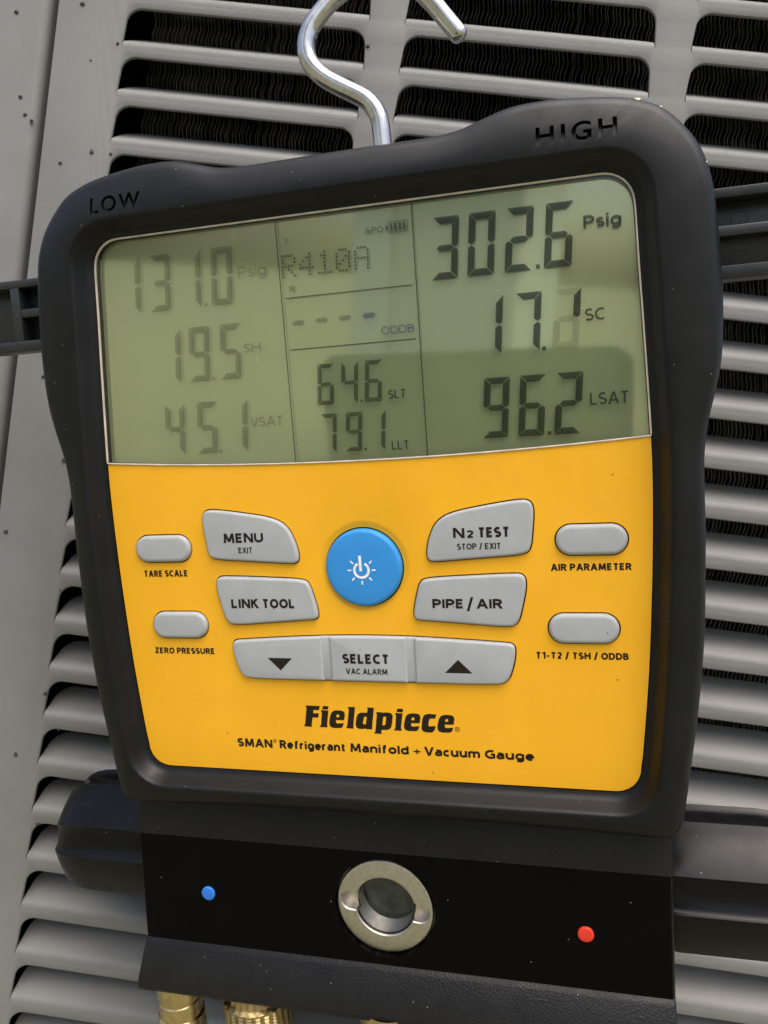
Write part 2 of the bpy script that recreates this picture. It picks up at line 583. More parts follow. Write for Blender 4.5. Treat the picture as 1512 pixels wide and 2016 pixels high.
XH = 0.70
GLYPH = {
    'A': (.74, [_d(0, 0, .5, 1), _d(1, 0, .5, 1), _p((.2, .28), (.8, .28))]),
    'B': (.56, [_p((0, 0), (0, 1), (.45, 1), _arc(.45, .77, .42, .23, 90, -90), (0, .54)), _p((0, .54), (.5, .54), _arc(.5, .27, .5, .27, 90, -90), (0, 0))]),
    'C': (.60, [_p((1, .93), _arc(.62, .5, .62, .5, 70, 290), (1, .07))]),
    'D': (.66, [_p((0, 0), (0, 1), (.38, 1), _arc(.38, .5, .62, .5, 90, -90), (0, 0), (0, .2))]),
    'E': (.48, [_p((1, 1), (0, 1), (0, 0), (1, 0)), _p((0, .52), (.9, .52))]),
    'F': (.46, [_p((1, 1), (0, 1), (0, -.12)), _p((0, .5), (.9, .5))]),
    'G': (.66, [_p((.95, .93), _arc(.6, .5, .6, .5, 70, 270), (.8, .01), (1, .08), (1, .48), (.62, .48))]),
    'H': (.66, [_p((0, -.12), (0, 1.12)), _p((1, -.12), (1, 1.12)), _p((0, .53), (1, .53))]),
    'I': (.0, [_p((0, -.12), (0, 1.12))]),
    'K': (.58, [_p((0, -.12), (0, 1.12)), _d(.1, .5, .88, 1), _d(1, 0, .32, .62)]),
    'L': (.46, [_p((0, 1.12), (0, 0), (1, 0))]),
    'M': (.86, [_d(.03, 0, .09, 1), _d(.97, 0, .91, 1), _d(.5, .12, .11, 1), _d(.5, .12, .89, 1)]),
    'N': (.66, [_p((0, -.12), (0, 1.12)), _p((1, -.12), (1, 1.12)), _d(1, 0, 0, 1)]),
    'O': (.74, [_p(_arc(.5, .5, .5, .5, 90, 450, 32))]),
    'P': (.55, [_p((0, -.12), (0, 1), (.45, 1), _arc(.45, .72, .55, .28, 90, -90), (0, .44))]),
    'R': (.58, [_p((0, -.12), (0, 1), (.42, 1), _arc(.42, .74, .52, .26, 90, -90), (0, .48)), _d(1, 0, .5, .5)]),
    'S': (.50, [_p((.92, .95), _arc(.5, .75, .5, .25, 70, 250), (.62, .47), _arc(.5, .25, .5, .25, 55, -110), (.02, .05))]),
    'T': (.56, [_p((0, 1), (1, 1)), _p((.5, 1), (.5, -.12))]),
    'U': (.64, [_p((0, 1.12), (0, .38), _arc(.5, .38, .5, .38, 180, 360), (1, 1.12))]),
    'V': (.70, [_d(.5, 0, 0, 1), _d(.5, 0, 1, 1)]),
    'W': (1.0, [_d(.27, 0, 0, 1), _d(.27, 0, .5, 1), _d(.73, 0, .5, 1), _d(.73, 0, 1, 1)]),
    'X': (.64, [_d(0, 0, .97, 1), _d(1, 0, .03, 1)]),
    'Z': (.58, [_p((0, 1), (1, 1)), _p((0, 0), (1, 0)), _d(0, .03, 1, .97)]),
    '1': (.30, [_p((1, -.12), (1, 1), (.8, 1), (0, .82))]),
    '2': (.50, [_p((.03, .93), _arc(.45, .74, .5, .26, 110, -35), (.12, .03)), _p((0, 0), (1, 0))]),
    '/': (.34, [_d(0, -.08, 1, 1.05)]),
    '-': (.30, [_p((0, .38), (1, .38))]),
    '+': (.52, [_p((0, .40), (1, .40)), _p((.5, .08), (.5, .72))]),
    'a': (.46, [_p((.08, .64), _arc(.5, .44, .5, .26, 105, 0), (1, -.1)), _p((1, .42), (.5, .42), _arc(.42, .21, .42, .21, 90, 270), (.75, .03), (1, .16))]),
    'c': (.42, [_p((1, .66), _arc(.6, .35, .6, .35, 70, 290), (1, .04))]),
    'd': (.54, [_p((1, 1.12), (1, -.1)), _p((1, .12), _arc(.5, .35, .5, .35, -30, -330), (1, .58))]),
    'e': (.50, [_p((0.02, .36), (1, .36), _arc(.5, .36, .5, .34, 0, 180), _arc(.5, .35, .5, .35, 180, 295), (.9, .04))]),
    'f': (.34, [_p((1, 1), (.75, 1.0), _arc(.75, .8, .4, .2, 90, 180), (.35, -.12)), _p((0, .68), (.9, .68))]),
    'g': (.54, [_p((1, .74), (1, -.05), _arc(.5, -.05, .5, .25, 0, -120), (.08, -.27)), _p((1, .12), _arc(.5, .35, .5, .35, -30, -330), (1, .58))]),
    'i': (.0, [_p((0, -.12), (0, .78)), _p((0, .93), (0, 1.14))]),
    'l': (.0, [_p((0, -.12), (0, 1.12))]),
    'm': (.88, [_p((0, -.12), (0, .78)), _p((0, .45), _arc(.25, .45, .25, .25, 180, 0), (.5, -.12)), _p((.5, .45), _arc(.75, .45, .25, .25, 180, 0), (1, -.12))]),
    'n': (.50, [_p((0, -.12), (0, .78)), _p((0, .40), _arc(.5, .40, .5, .30, 180, 0), (1, -.12))]),
    'o': (.56, [_p(_arc(.5, .35, .5, .35, 90, 450, 28))]),
    'r': (.28, [_p((0, -.12), (0, .78)), _p((0, .35), _arc(.85, .35, .85, .35, 180, 95), (1.1, .69))]),
    's': (.38, [_p((.95, .66), _arc(.5, .53, .5, .17, 70, 250), (.6, .34), _arc(.5, .175, .5, .175, 55, -110), (.02, .04))]),
    't': (.32, [_p((.35, .98), (.35, .2), _arc(.75, .2, .4, .2, 180, 270), (1, .01)), _p((0, .68), (1, .68))]),
    'u': (.50, [_p((0, .82), (0, .30), _arc(.5, .30, .5, .30, 180, 360)), _p((1, .82), (1, -.12))]),
}


def stroke_text(bm, s, u0, u1, v0, cap, weight, w):
    """lay a line of print between u0 and u1 on baseline v0 (mm); weight = stem / capital height"""
    t = weight * cap
    nat = 0.0
    items = []
    for ch in s:
        if ch == ' ':
            nat += .36
            continue
        W, st = GLYPH[ch]
        if items:
            nat += .09
        items.append((nat, W, st))
        nat += W
    nst = max(1, len([1 for _ in items]))
    # stems take a fixed width, the rest is scaled to fit
    fixed = t * nst
    sx = (u1 - u0 - fixed) / nat
    seen = 0
    layer = 0
    for x, W, st in items:
        ox = u0 + x * sx + seen * t
        seen += 1
        gw = W * sx
        for kind, q in st:
            layer += 1
            ww = w + 0.004 * (layer % 3)
            if kind == 'd':
                a, b = (q[0], q[1]), (q[2], q[3])
                pa = (ox + t / 2 + a[0] * gw, v0 + a[1] * cap)
                pb = (ox + t / 2 + b[0] * gw, v0 + b[1] * cap)
                L = math.hypot(pb[0] - pa[0], pb[1] - pa[1])
                h = t / 2 * min(1.6, L / max(1e-6, abs(pb[1] - pa[1])))
                pts = [(pa[0] - h, pa[1]), (pa[0] + h, pa[1]), (pb[0] + h, pb[1]), (pb[0] - h, pb[1])]
                bm.faces.new([bm.verts.new(D(p[0], p[1], ww)) for p in pts])
                continue
            pts = [Vector((ox + t / 2 + a * gw, v0 + min(cap * 1.0 if b > 1.05 and b < 1.13 else 9e9, max(0.0 if -.13 < b < -.02 else -9e9, t / 2 + b * (cap - t))))) for a, b in q]
            pts = [p for i, p in enumerate(pts) if i == 0 or (p - pts[i - 1]).length > 1e-5]
            closed = (pts[0] - pts[-1]).length < 1e-4
            if closed:
                pts = pts[:-1]
            n = len(pts)
            lf, rt = [], []
            for i in range(n):
                d0 = pts[i] - pts[i - 1] if (i > 0 or closed) else pts[1] - pts[0]
                d1 = pts[(i + 1) % n] - pts[i] if (i < n - 1 or closed) else d0
                if i == 0 and not closed:
                    d0 = d1
                d0 = d0.normalized()
                d1 = d1.normalized()
                n0 = Vector((-d0.y, d0.x))
                n1 = Vector((-d1.y, d1.x))
                m = n0 + n1
                if m.length < .3:
                    m = n1
                m.normalize()
                k = (t / 2) / max(.45, m.dot(n1))
                lf.append(bm.verts.new(D(*(pts[i] + m * k), ww)))
                rt.append(bm.verts.new(D(*(pts[i] - m * k), ww)))
            for i in range(n if closed else n - 1):
                j = (i + 1) % n
                bm.faces.new((lf[i], rt[i], rt[j], lf[j]))


def lettering(parent, items, w, mat='ink', name='lettering'):
    for it in items:
        bm = bmesh.new()
        stroke_text(bm, *it[:5], it[5] if len(it) > 5 else 0.19, w)
        finish(name, bm, mat, parent, smooth=False)


def poly_print(bm, loops, w):
    fill_holes(bm, loops, D, w)


# ------------------------------------------------------------------ ground (unseen, but it bounces the daylight)
bm = bmesh.new()
for s in (0,):
    q = [bm.verts.new(Vector(p)) for p in ((-60, -60, 0), (60, -60, 0), (60, 60, 0), (-60, 60, 0))]
    bm.faces.new(q)
tag(finish('ground', bm, 'dry_lawn', smooth=False), kind='structure')

# ------------------------------------------------------------------ condenser cabinet
unit = empty('condenser_unit', Matrix.Identity(4))
tag(unit, 'pale grey outdoor condenser cabinet with rows of stamped louvres behind the gauge', 'air conditioner')
S = 20 * K
CP = 115.18 * K
SW, SH = 100.7 * K, 14.3 * K        # louvre slot width and height
SEAM = -27.85 * K
ROWS = range(-3, 24)
COLS = range(3)
HZ = -2.0                            # hinge line below the slot tip


def slot_half(h):                    # inset of the slot side at height h (lean plus rounded upper corner)
    r = 5.6 * K
    lean = 0.085 * max(0, h)
    if h <= SH - r:
        return lean
    y = min(r, h - (SH - r))
    return lean + r - math.sqrt(max(0.0, r * r - y * y))


def slot_outline():
    hs = [HZ, -1.0, 0, (SH - 5.6 * K) * .5] + [SH - 5.6 * K + 5.6 * K * math.sin(math.pi / 2 * k / 8) for k in range(9)]
    right = [(SW - slot_half(h), h) for h in hs]
    left = [(slot_half(h), h) for h in reversed(hs)]
    return right + left              # starts at bottom right, counter-clockwise; bottom edge is last->first


slot = slot_outline()
PT, PB = 4.2 * S, -30 * S
PR = 3 * CP + 90
bm = bmesh.new()
loops = [[(SEAM, PB), (PR, PB), (PR, PT), (SEAM, PT)]]
cells = []
grow = offset(slot, 0.45)
grow[0] = (slot[0][0], HZ)
grow[-1] = (slot[-1][0], HZ)
for c in COLS:
    for r_ in ROWS:
        cells.append((c * CP, -r_ * S))
        loops.append([(p[0] + c * CP, p[1] - r_ * S) for p in grow])
rings = fill_holes(bm, loops, G, 0.0)
for (du, dv), ring in zip(cells, rings[1:]):
    prev = ring
    for ins, w in ((0.12, -0.18), (0.0, -0.5), (0.0, -1.3)):
        pts = offset(slot, ins) if ins else slot
        cur = [bm.verts.new(G(p[0] + du, max(p[1], HZ) + dv, w)) for p in pts]
        for i in range(len(cur) - 1):
            bm.faces.new((prev[i], prev[i + 1], cur[i + 1], cur[i]))
        prev = cur
# folded left edge of the panel
a0, a1 = rings[0][0], rings[0][3]
pa = (a0, a1)
for du, w in ((-0.5, -0.15), (-0.8, -0.6), (-0.8, -9.0)):
    nb = (bm.verts.new(G(SEAM + du, PB, w)), bm.verts.new(G(SEAM + du, PT, w)))
    bm.faces.new((pa[0], pa[1], nb[1], nb[0]))
    pa = nb
panel = finish('grille_panel', bm, 'steel', unit, angle=50)

# one stamped louvre: a tongue still joined along its lower edge, rolled in and up
prof = []
RB, TH = 3.6, R(57)
prof.append((HZ - 0.35, 0.03))
for k in range(11):
    a = TH * (k / 10) ** 1.15
    prof.append((HZ + 0.5 + RB * math.sin(a), 0.03 - RB * (1 - math.cos(a))))
sl = Vector((math.cos(TH), -math.sin(TH)))
base = Vector(prof[-1])
arc_len = RB * TH
FL = 17.6 * K - arc_len
for k in range(1, 11):
    f = k / 10
    f = 1 - (1 - f) ** 1.6
    prof.append(tuple(base + sl * FL * f))
lens = [0]
for i in range(1, len(prof)):
    lens.append(lens[-1] + (Vector(prof[i]) - Vector(prof[i - 1])).length)
tot = lens[-1]
bm = bmesh.new()
front, back = [], []
us = [0, 0.02, 0.5, 0.98, 1]
for (z, w), L in zip(prof, lens):
    hh = max(0, L / tot * SH)
    i0 = slot_half(hh) + (0.1 if L > 0.8 else 0.0)
    uu = [i0 + (SW - 2 * i0) * x for x in us]
    front.append([bm.verts.new(Vector((u * MM, -w * MM, z * MM))) for u in uu])
for a, b in zip(front, front[1:]):
    for i in range(len(us) - 1):
        bm.faces.new((a[i], a[i + 1], b[i + 1], b[i]))
louver = finish('louver', bm, 'steel', panel, angle=60)
md = louver.modifiers.new('sheet', 'SOLIDIFY')
md.thickness = 0.9 * MM
md.offset = -1
dg = bpy.context.evaluated_depsgraph_get()
lm = bpy.data.meshes.new_from_object(louver.evaluated_get(dg))
louver.modifiers.clear()
louver.data = lm
lm.set_sharp_from_angle(angle=R(40))
first = True
for du, dv in cells:
    o = louver if first else louver.copy()
    if not first:
        col.objects.link(o)
    o.parent = panel
    o.location = G(du, dv, 0)
    first = False

# corner post beside the panel
bm = bmesh.new()
pr = [(-150, -320), (-150, -2.8), (-148.5, -1.2), (-60, -1.2)] + [(SEAM - 9.4 + 4.2 * math.sin(a), -1.2 - 4.2 * (1 - math.cos(a))) for a in [R(90) * k / 8 for k in range(9)]] + [(SEAM - 5.0, -40)]
va = [bm.verts.new(G(u, PB, w)) for u, w in pr]
vb = [bm.verts.new(G(u, PT, w)) for u, w in pr]
for i in range(len(pr) - 1):
    bm.faces.new((va[i], va[i + 1], vb[i + 1], vb[i]))
finish('corner_post', bm, 'steel', unit, angle=50)

# coil: thin rippled aluminium fins close behind the louvres
bm = bmesh.new()
FP = 1.78
zs = []
z = -17 * S
while z < 4.1 * S:
    zs.append(z)
    z += 1.5
u = 3.0
nf = 0
CW = -25.0
while u < 3 * CP:
    ph = random.uniform(-.35, .35)
    du0 = random.uniform(-.38, .38)
    bend = random.uniform(-.25, .25)
    A, Bv, Cv = [], [], []
    for z in zs:
        x = u + du0 + 0.5 * math.sin(2 * math.pi * z / 10.5 + ph) + bend * math.sin(z / 37 + u * .13)
        A.append(bm.verts.new(G(x - .12, z, CW)))
        Bv.append(bm.verts.new(G(x + .12, z, CW)))
        Cv.append(bm.verts.new(G(x + .1, z, CW - 14)))
    for i in range(len(zs) - 1):
        bm.faces.new((A[i], Bv[i], Bv[i + 1], A[i + 1]))
        bm.faces.new((Bv[i], Cv[i], Cv[i + 1], Bv[i + 1]))
    u += FP
coil = finish('coil_fins', bm, 'fin', unit, smooth=False)
tag(coil, 'tight rows of thin rippled metal coil fins', kind='stuff')
# dark inside of the cabinet
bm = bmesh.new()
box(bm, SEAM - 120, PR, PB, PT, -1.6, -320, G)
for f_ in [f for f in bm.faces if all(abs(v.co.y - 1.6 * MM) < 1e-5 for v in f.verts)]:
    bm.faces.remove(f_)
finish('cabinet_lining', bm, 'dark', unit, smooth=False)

# droppings and grit on the paint
bm = bmesh.new()
bmesh.ops.create_icosphere(bm, subdivisions=2, radius=1.0 * MM)
for v_ in bm.verts:
    v_.co *= 1 + 0.22 * random.uniform(-1, 1)
    v_.co.y *= 0.55
speck = finish('dirt_speck', bm, 'dirt', panel)
SPK = [(-52.1, 9.7, 1), (-20.5, 15.6, 1), (-45.5, -29.4, .9), (-42.4, -37.4, .9), (-38.9, -40.1, 1), (-1.8, -1.0, .8), (-8.1, -51.9, 1), (0.9, -51.9, .8), (-22.3, -58.6, .8), (-13.6, -9.9, .5),
       (-18.5, -158.1, .9), (-4.2, -195.8, 1), (-27.7, -232.4, 1), (1.3, -256.2, .4), (0.1, -305.3, .9), (8.2, -321.6, .5), (-10.7, -335.7, 1), (3.8, -366.8, .8), (113.9, 9.0, 1)]
first = True
for u, v, s in SPK:
    o = speck if first else speck.copy()
    if not first:
        col.objects.link(o)
    o.parent = panel
    k = K / 1.125
    o.location = G(u * k, v * k, -1.1 if u * k < SEAM else 0.1)
    o.scale = (s * 0.95, s, s * random.uniform(.8, 1.15))
    o.rotation_euler = (0, random.uniform(0, 6), 0)
    first = False

# ------------------------------------------------------------------ the manifold gauge
DEVR = Matrix(((0.966523, 0.184855, -0.177936), (-0.207429, 0.971126, -0.117841), (0.151015, 0.150805, 0.976961)))
DEVT = Vector((127.93318, -122.76910, -111.66481)) - Vector((162.23204, -352.92777, -196.82225)) + CAM0
TM = Matrix.Translation(DEVT * MM + Vector((0, 0, H0))) @ DEVR.to_4x4()
gauge = empty('manifold_gauge', TM @ Matrix.Translation(Vector((0, 0, VB * MM))))
tag(gauge, 'black digital manifold gauge with green display and yellow button panel hanging before the louvres', 'manifold gauge')

outer_c = [(0, 15.8), (18, 15.7), (29.5, 15.7), (36.7, 16.3), (43, 18), (51, 20), (60, 20.4), (68, 19.9), (78.4, 18.6), (85, 17), (90.5, 14.6), (95.5, 10.2), (100, 4), (102.6, -3), (104, -12), (104.9, -22), (105.5, -33), (105.6, -43), (105, -53), (103.5, -61), (101.6, -69), (100.6, -77), (100.4, -86), (100.6, -100), (100.4, -114), (100.1, -128), (99.2, -141), (97.8, -155), (96, -168), (94.2, -181), (93.2, -186), (90.8, -189.2), (86.5, -190.2), (76, -190), (42, -189.2), (0, -188.8)]
oh = catmull(outer_c, 6)
CN = (44, 26, 60, 44)
oh = resample(oh, [0, nearest(oh, (95.5, 10.2)), nearest(oh, (105.6, -43)), nearest(oh, (92.8, -187.3)), len(oh) - 1], CN)
OUT = mirror([(u * 1.008, v * 1.045 if v > 0 else v - 2.0 * min(1.0, max(0.0, (-v - 140) / 45))) for u, v in oh])


def fillet(cx, cy, r, a0, a1, n=8):
    return [(cx + r * math.cos(R(a0 + (a1 - a0) * k / n)), cy + r * math.sin(R(a0 + (a1 - a0) * k / n))) for k in range(n + 1)]


side = catmull([(84.25, -9), (85.0, -25), (85.9, -42), (87.3, -72.5), (87.5, -87), (87.2, -104), (86.7, -118), (85.7, -138), (84.3, -156), (82.7, -171)], 5)
lab = [(0, 0), (30, 0), (60, 0)] + fillet(75.6, -8.6, 8.6, 90, 2) + side[1:] + fillet(75.2, -171.7, 7.5, -2, -90) + [(40, -179.2), (0, -179.2)]
lh = resample(lab, [0, nearest(lab, (81.8, -2.6)), nearest(lab, (85.9, -43)), nearest(lab, (80.6, -177)), len(lab) - 1], CN)
LAB = mirror(lh)

o3 = offset(OUT, -3.4)
l6 = offset(LAB, 5.4)
mid = [((a[0] + b[0]) / 2, (a[1] + b[1]) / 2) for a, b in zip(o3, l6)]


def top_drop(w, full):           # the upper bar leans back towards its outer edge
    return [w - full * min(1.0, max(0.0, (p[1] + 6) / 18.0)) for p in OUT]


bm = bmesh.new()
loft(bm, [(offset(OUT, -4), -13), (offset(OUT, -1.0), -12.4), (OUT, -11), (OUT, top_drop(0.4, 1.2)), (offset(OUT, -.35), top_drop(2.4, 1.3)), (offset(OUT, -1.2), top_drop(4.1, 1.5)), (offset(OUT, -2.2), top_drop(5.2, 1.6)), (o3, top_drop(5.8, 1.5)), (mid, top_drop(6.45, 0.5)), (l6, 6.75),
          (offset(LAB, 4.75), 6.6), (offset(LAB, 4.35), 6.2), (offset(LAB, 3.9), 5.4), (offset(LAB, 2.5), 2.4), (offset(LAB, 1.7), 1.25), (offset(LAB, 0.9), .75), (offset(LAB, .3), .45), (offset(LAB, .22), -3.2), (offset(LAB, 2), -5)], closed=True)
bezel = finish('bezel', bm, 'bezel', gauge, angle=40)


def boolean_cut(target, me, angle=38):
    co = bpy.data.objects.new('cut', me)
    col.objects.link(co)
    co.parent = gauge
    md = target.modifiers.new('cut', 'BOOLEAN')
    md.operation = 'DIFFERENCE'
    md.solver = 'EXACT'
    md.object = co
    bpy.context.view_layer.update()
    dg = bpy.context.evaluated_depsgraph_get()
    nm = bpy.data.meshes.new_from_object(target.evaluated_get(dg))
    target.modifiers.clear()
    target.data = nm
    nm.set_sharp_from_angle(angle=R(angle))
    bpy.data.objects.remove(co)


def engrave(target, words):
    bmc = bmesh.new()
    for s, u0, u1, v0, cap in words:
        vt, fc = text_mesh(s, u0, u1, v0, cap, bold=0.022, spacing=1.25)
        tmp = bmesh.new()
        vv = [tmp.verts.new(D(u, v, 5.45 - 0.40 * (v - 7.0))) for u, v in vt]
        for f in fc:
            try:
                tmp.faces.new([vv[i] for i in f])
            except ValueError:
                pass
        bmesh.ops.remove_doubles(tmp, verts=tmp.verts, dist=1e-7)
        ex = bmesh.ops.extrude_face_region(tmp, geom=list(tmp.faces), use_keep_orig=True)
        bmesh.ops.translate(tmp, verts=[e for e in ex['geom'] if isinstance(e, bmesh.types.BMVert)], vec=D(0, VB, 5))
        bmesh.ops.recalc_face_normals(tmp, faces=tmp.faces)
        me = bpy.data.meshes.new('cut')
        tmp.to_mesh(me)
        tmp.free()
        bmc.from_mesh(me)
        bpy.data.meshes.remove(me)
    me = bpy.data.meshes.new('cut')
    bmc.to_mesh(me)
    bmc.free()
    boolean_cut(target, me)


engrave(bezel, [('LOW', -80.0, -62.0, 6.9, 5.0), ('HIGH', 58.7, 79.9, 7.7, 5.0)])

# closed back of the case
bm = bmesh.new()
ins = offset(OUT, -5)
bk = offset(OUT, -11)
vr = loft(bm, [(offset(OUT, -4.2), -12.6), (ins, -16), (ins, -34), (offset(OUT, -7), -39), (bk, -41)])
bm.faces.new(vr[-1])
finish('rear_case', bm, 'housing', gauge)
bm = bmesh.new()
bm.faces.new([bm.verts.new(D(p[0], p[1], -3.0)) for p in offset(LAB, 1.0)])
finish('face_tray', bm, 'dark', gauge, smooth=False)


# --- yellow label with real openings for the keys
def split_v(u):
    return -75.6 + 3.1 * (u / 87.3) ** 2


arc = [(u, split_v(u)) for u in [-87.3 + 174.6 * k / 40 for k in range(41)]]
low = [p for p in LAB if p[1] < -73.0]
iR = [p for p in lh if p[1] < -73.0]
yel = list(reversed(arc)) + [(-p[0], p[1]) for p in iR][:-1] + list(reversed(iR))
# reversed(arc) runs right->left, then left side down to the bottom centre, then right side up
scr_half = [p for p in lh if p[1] > -72.2]
scr = [(u, v + 0.35) for u, v in arc] + list(reversed(scr_half)) + [(-p[0], p[1]) for p in scr_half[1:]]


def mir(p):
    return [(-u, v) for u, v in reversed(p)]


n2_o = chaikin([(54.0, -92.6), (53.2, -89.6), (50.0, -89.1), (40, -90.5), (29, -92.4), (24.3, -95.2), (22, -100), (20.9, -105.0), (21.6, -107.4), (25.0, -107.4), (38, -106.5), (50.8, -105.7), (52.7, -104), (53.3, -99)])
pipe_o = chaikin([(51.0, -115.2), (50.4, -111.8), (46.8, -111.55), (33, -112.1), (20.8, -112.7), (18.3, -113.8), (17.0, -118.5), (15.8, -123.6), (16.2, -125.9), (19.4, -126.1), (33, -127.1), (44.8, -128.0), (47.9, -127.3), (49.4, -122.5)])
strip_o = chaikin([(46.9, -136.0), (46.5, -133.4), (42.8, -133.1), (30, -132.3), (15, -131.55), (0, -131.3), (-15, -131.55), (-30, -132.3), (-42.8, -133.1), (-46.5, -133.4), (-46.9, -136.0), (-46.1, -140.5), (-44.2, -145.6), (-40, -146.4), (-15, -146.4), (0, -146.4), (15, -146.4), (40, -146.4), (44.2, -145.6), (46.1, -140.5)])


def pill(cu, cv, a, b, n=14):
    return [(cu + (a - b) + b * math.cos(R(-90 + 180 * k / n)), cv + b * math.sin(R(-90 + 180 * k / n))) for k in range(n + 1)] + [(cu - (a - b) + b * math.cos(R(90 + 180 * k / n)), cv + b * math.sin(R(90 + 180 * k / n))) for k in range(n + 1)]


def offset_pill(cu, cv, a, b, d):
    return pill(cu, cv, a + d, b + d)


PILLS = {'tare': (-69.4, -101.8), 'air': (70.2, -101.6), 'zero': (-65.8, -128.2), 'temp': (67.3, -128.4)}
GAP = 0.42
PWR = (0.5, -109.1)
holes = [offset(n2_o, GAP), offset(mir(n2_o), GAP), offset(pipe_o, GAP), offset(mir(pipe_o), GAP), offset(strip_o, GAP), circle(*PWR, 15.2, 72)] + [offset_pill(c[0], c[1], 10.2, 4.5, GAP) for c in PILLS.values()]
bm = bmesh.new()
rg = fill_holes(bm, [yel] + holes, D, 0.0)
for ring in rg[1:]:
    if ring is rg[6]:
        continue
    b2 = [bm.verts.new(v_.co + Vector((0, 1.4 * MM, 0))) for v_ in ring]
    for i in range(len(ring)):
        bm.faces.new((ring[i], ring[(i + 1) % len(ring)], b2[(i + 1) % len(ring)], b2[i]))
# shallow dish around the power key
prev = rg[6]
for r_, w in ((14.6, -0.08), (13.9, -0.32), (13.2, -0.55), (12.85, -0.62), (12.85, -2.2)):
    cur = [bm.verts.new(D(u, v, w)) for u, v in circle(*PWR, r_, 72)]
    for i in range(72):
        bm.faces.new((prev[i], prev[(i + 1) % 72], cur[(i + 1) % 72], cur[i]))
    prev = cur
label = finish('front_label', bm, 'yellow', gauge, angle=50)
tag(label, 'yellow printed label of the button panel')


def key(name, outline, mat, h=1.35, r=0.9, lab_txt=None, dome=0.0):
    bm = bmesh.new()
    rings = [(outline, -2.4), (outline, h - r)]
    for a in (20, 40, 60, 78, 90):
        rings.append((offset(outline, -r * (1 - math.cos(R(a)))), h - r + r * math.sin(R(a))))
    vr = loft(bm, rings)
    bm.faces.new(vr[-1])
    o = finish(name, bm, mat, gauge, angle=60)
    if lab_txt:
        tag(o, lab_txt)
    return o


HK = 1.35
WT = HK + 0.04
key_menu = key('menu_key', mir(n2_o), 'grey_rubber')
key_n2 = key('nitrogen_test_key', n2_o, 'grey_rubber')
key_link = key('link_tool_key', mir(pipe_o), 'grey_rubber')
key_pipe = key('pipe_air_key', pipe_o, 'grey_rubber')
B1 = 0.25
B2 = 0.20
lettering(key_menu, [('MENU', -46.5, -32.4, -100.2, 3.2, B1), ('EXIT', -41.5, -36.5, -103.65, 1.9, B2)], WT)
lettering(key_n2, [('N', 29.7, 33.2, -100.2, 3.2, B1), ('2', 33.7, 36.0, -100.2, 2.35, B1), ('TEST', 37.2, 46.8, -100.2, 3.2, B1), ('STOP / EXIT', 30.7, 44.0, -103.75, 1.9, B2)], WT)
lettering(key_link, [('LINK', -45.7, -35.9, -122.1, 3.15, B1), ('TOOL', -34.7, -23.2, -122.1, 3.15, B1)], WT)
lettering(key_pipe, [('PIPE', 22.1, 31.9, -122.1, 3.05, B1), ('/', 32.7, 34.9, -122.6, 3.9, B2), ('AIR', 35.8, 43.7, -122.1, 3.05, B1)], WT)
for nm, k in (('tare_scale_key', 'tare'), ('zero_pressure_key', 'zero'), ('air_parameter_key', 'air'), ('temperature_key', 'temp')):
    bm = bmesh.new()
    c = PILLS[k]
    rings = [(pill(*c, 10.2, 4.5), -2.4), (pill(*c, 10.2, 4.5), 0.3)]
    for a in (20, 40, 60, 78, 90):
        rings.append((offset_pill(*c, 10.2, 4.5, -1.3 * (1 - math.cos(R(a)))), 0.3 + 1.1 * math.sin(R(a))))
    vr = loft(bm, rings)
    bm.faces.new(vr[-1])
    finish(nm, bm, 'grey_rubber', gauge, angle=60)
# rocker strip: one rubber bar, three raised pads, grooves between
bm = bmesh.new()
vr = loft(bm, [(strip_o, -2.4), (strip_o, 0.2), (offset(strip_o, -.25), 0.62), (offset(strip_o, -.7), 0.75)])
bm.faces.new(vr[-1])
strip = finish('key_strip', bm, 'grey_rubber', gauge, angle=60)


def clip_u(poly, lo, hi):
    def cut(p, lim, sg):
        out = []
        for i in range(len(p)):
            a, b = p[i], p[(i + 1) % len(p)]
            ia, ib = sg * (a[0] - lim) >= 0, sg * (b[0] - lim) >= 0
            if ia:
                out.append(a)
            if ia != ib:
                f = (lim - a[0]) / (b[0] - a[0])
                out.append((lim, a[1] + f * (b[1] - a[1])))
        return out
    return cut(cut(poly, lo, 1), hi, -1)


def pad(name, lo, hi):
    o = clip_u(strip_o, lo, hi)
    # even spacing so that offsets stay clean
    o2 = []
    for i in range(len(o)):
        a, b = Vector(o[i]), Vector(o[(i + 1) % len(o)])
        n = max(1, int((b - a).length / 1.2))
        for k in range(n):
            o2.append(tuple(a.lerp(b, k / n)))
    bm = bmesh.new()
    rings = [(o2, 0.1), (o2, 0.55)] + [(offset(o2, -.8 * (1 - math.cos(R(a)))), .55 + .85 * math.sin(R(a))) for a in (25, 50, 72, 90)]
    vr = loft(bm, rings)
    bm.faces.new(vr[-1])
    return finish(name, bm, 'grey_rubber', strip, angle=60)


pad('down_key', -60, -15.2)
pad('select_key', -12.6, 12.8)
pad('up_key', 15.4, 60)
WP = 1.44
lettering(strip, [('SELECT', -8.4, 7.2, -140.3, 3.25, B1), ('VAC ALARM', -7.5, 6.4, -143.8, 1.9, B2)], WP)
for tri in ([(-34.3, -138.9), (-30.0, -143.1), (-25.7, -138.9)], [(24.9, -142.7), (33.5, -142.7), (29.2, -138.4)]):
    bm = bmesh.new()
    add_flat(bm, tri, [(0, 1, 2)], WP)
    finish('arrow_print', bm, 'ink', strip, smooth=False)

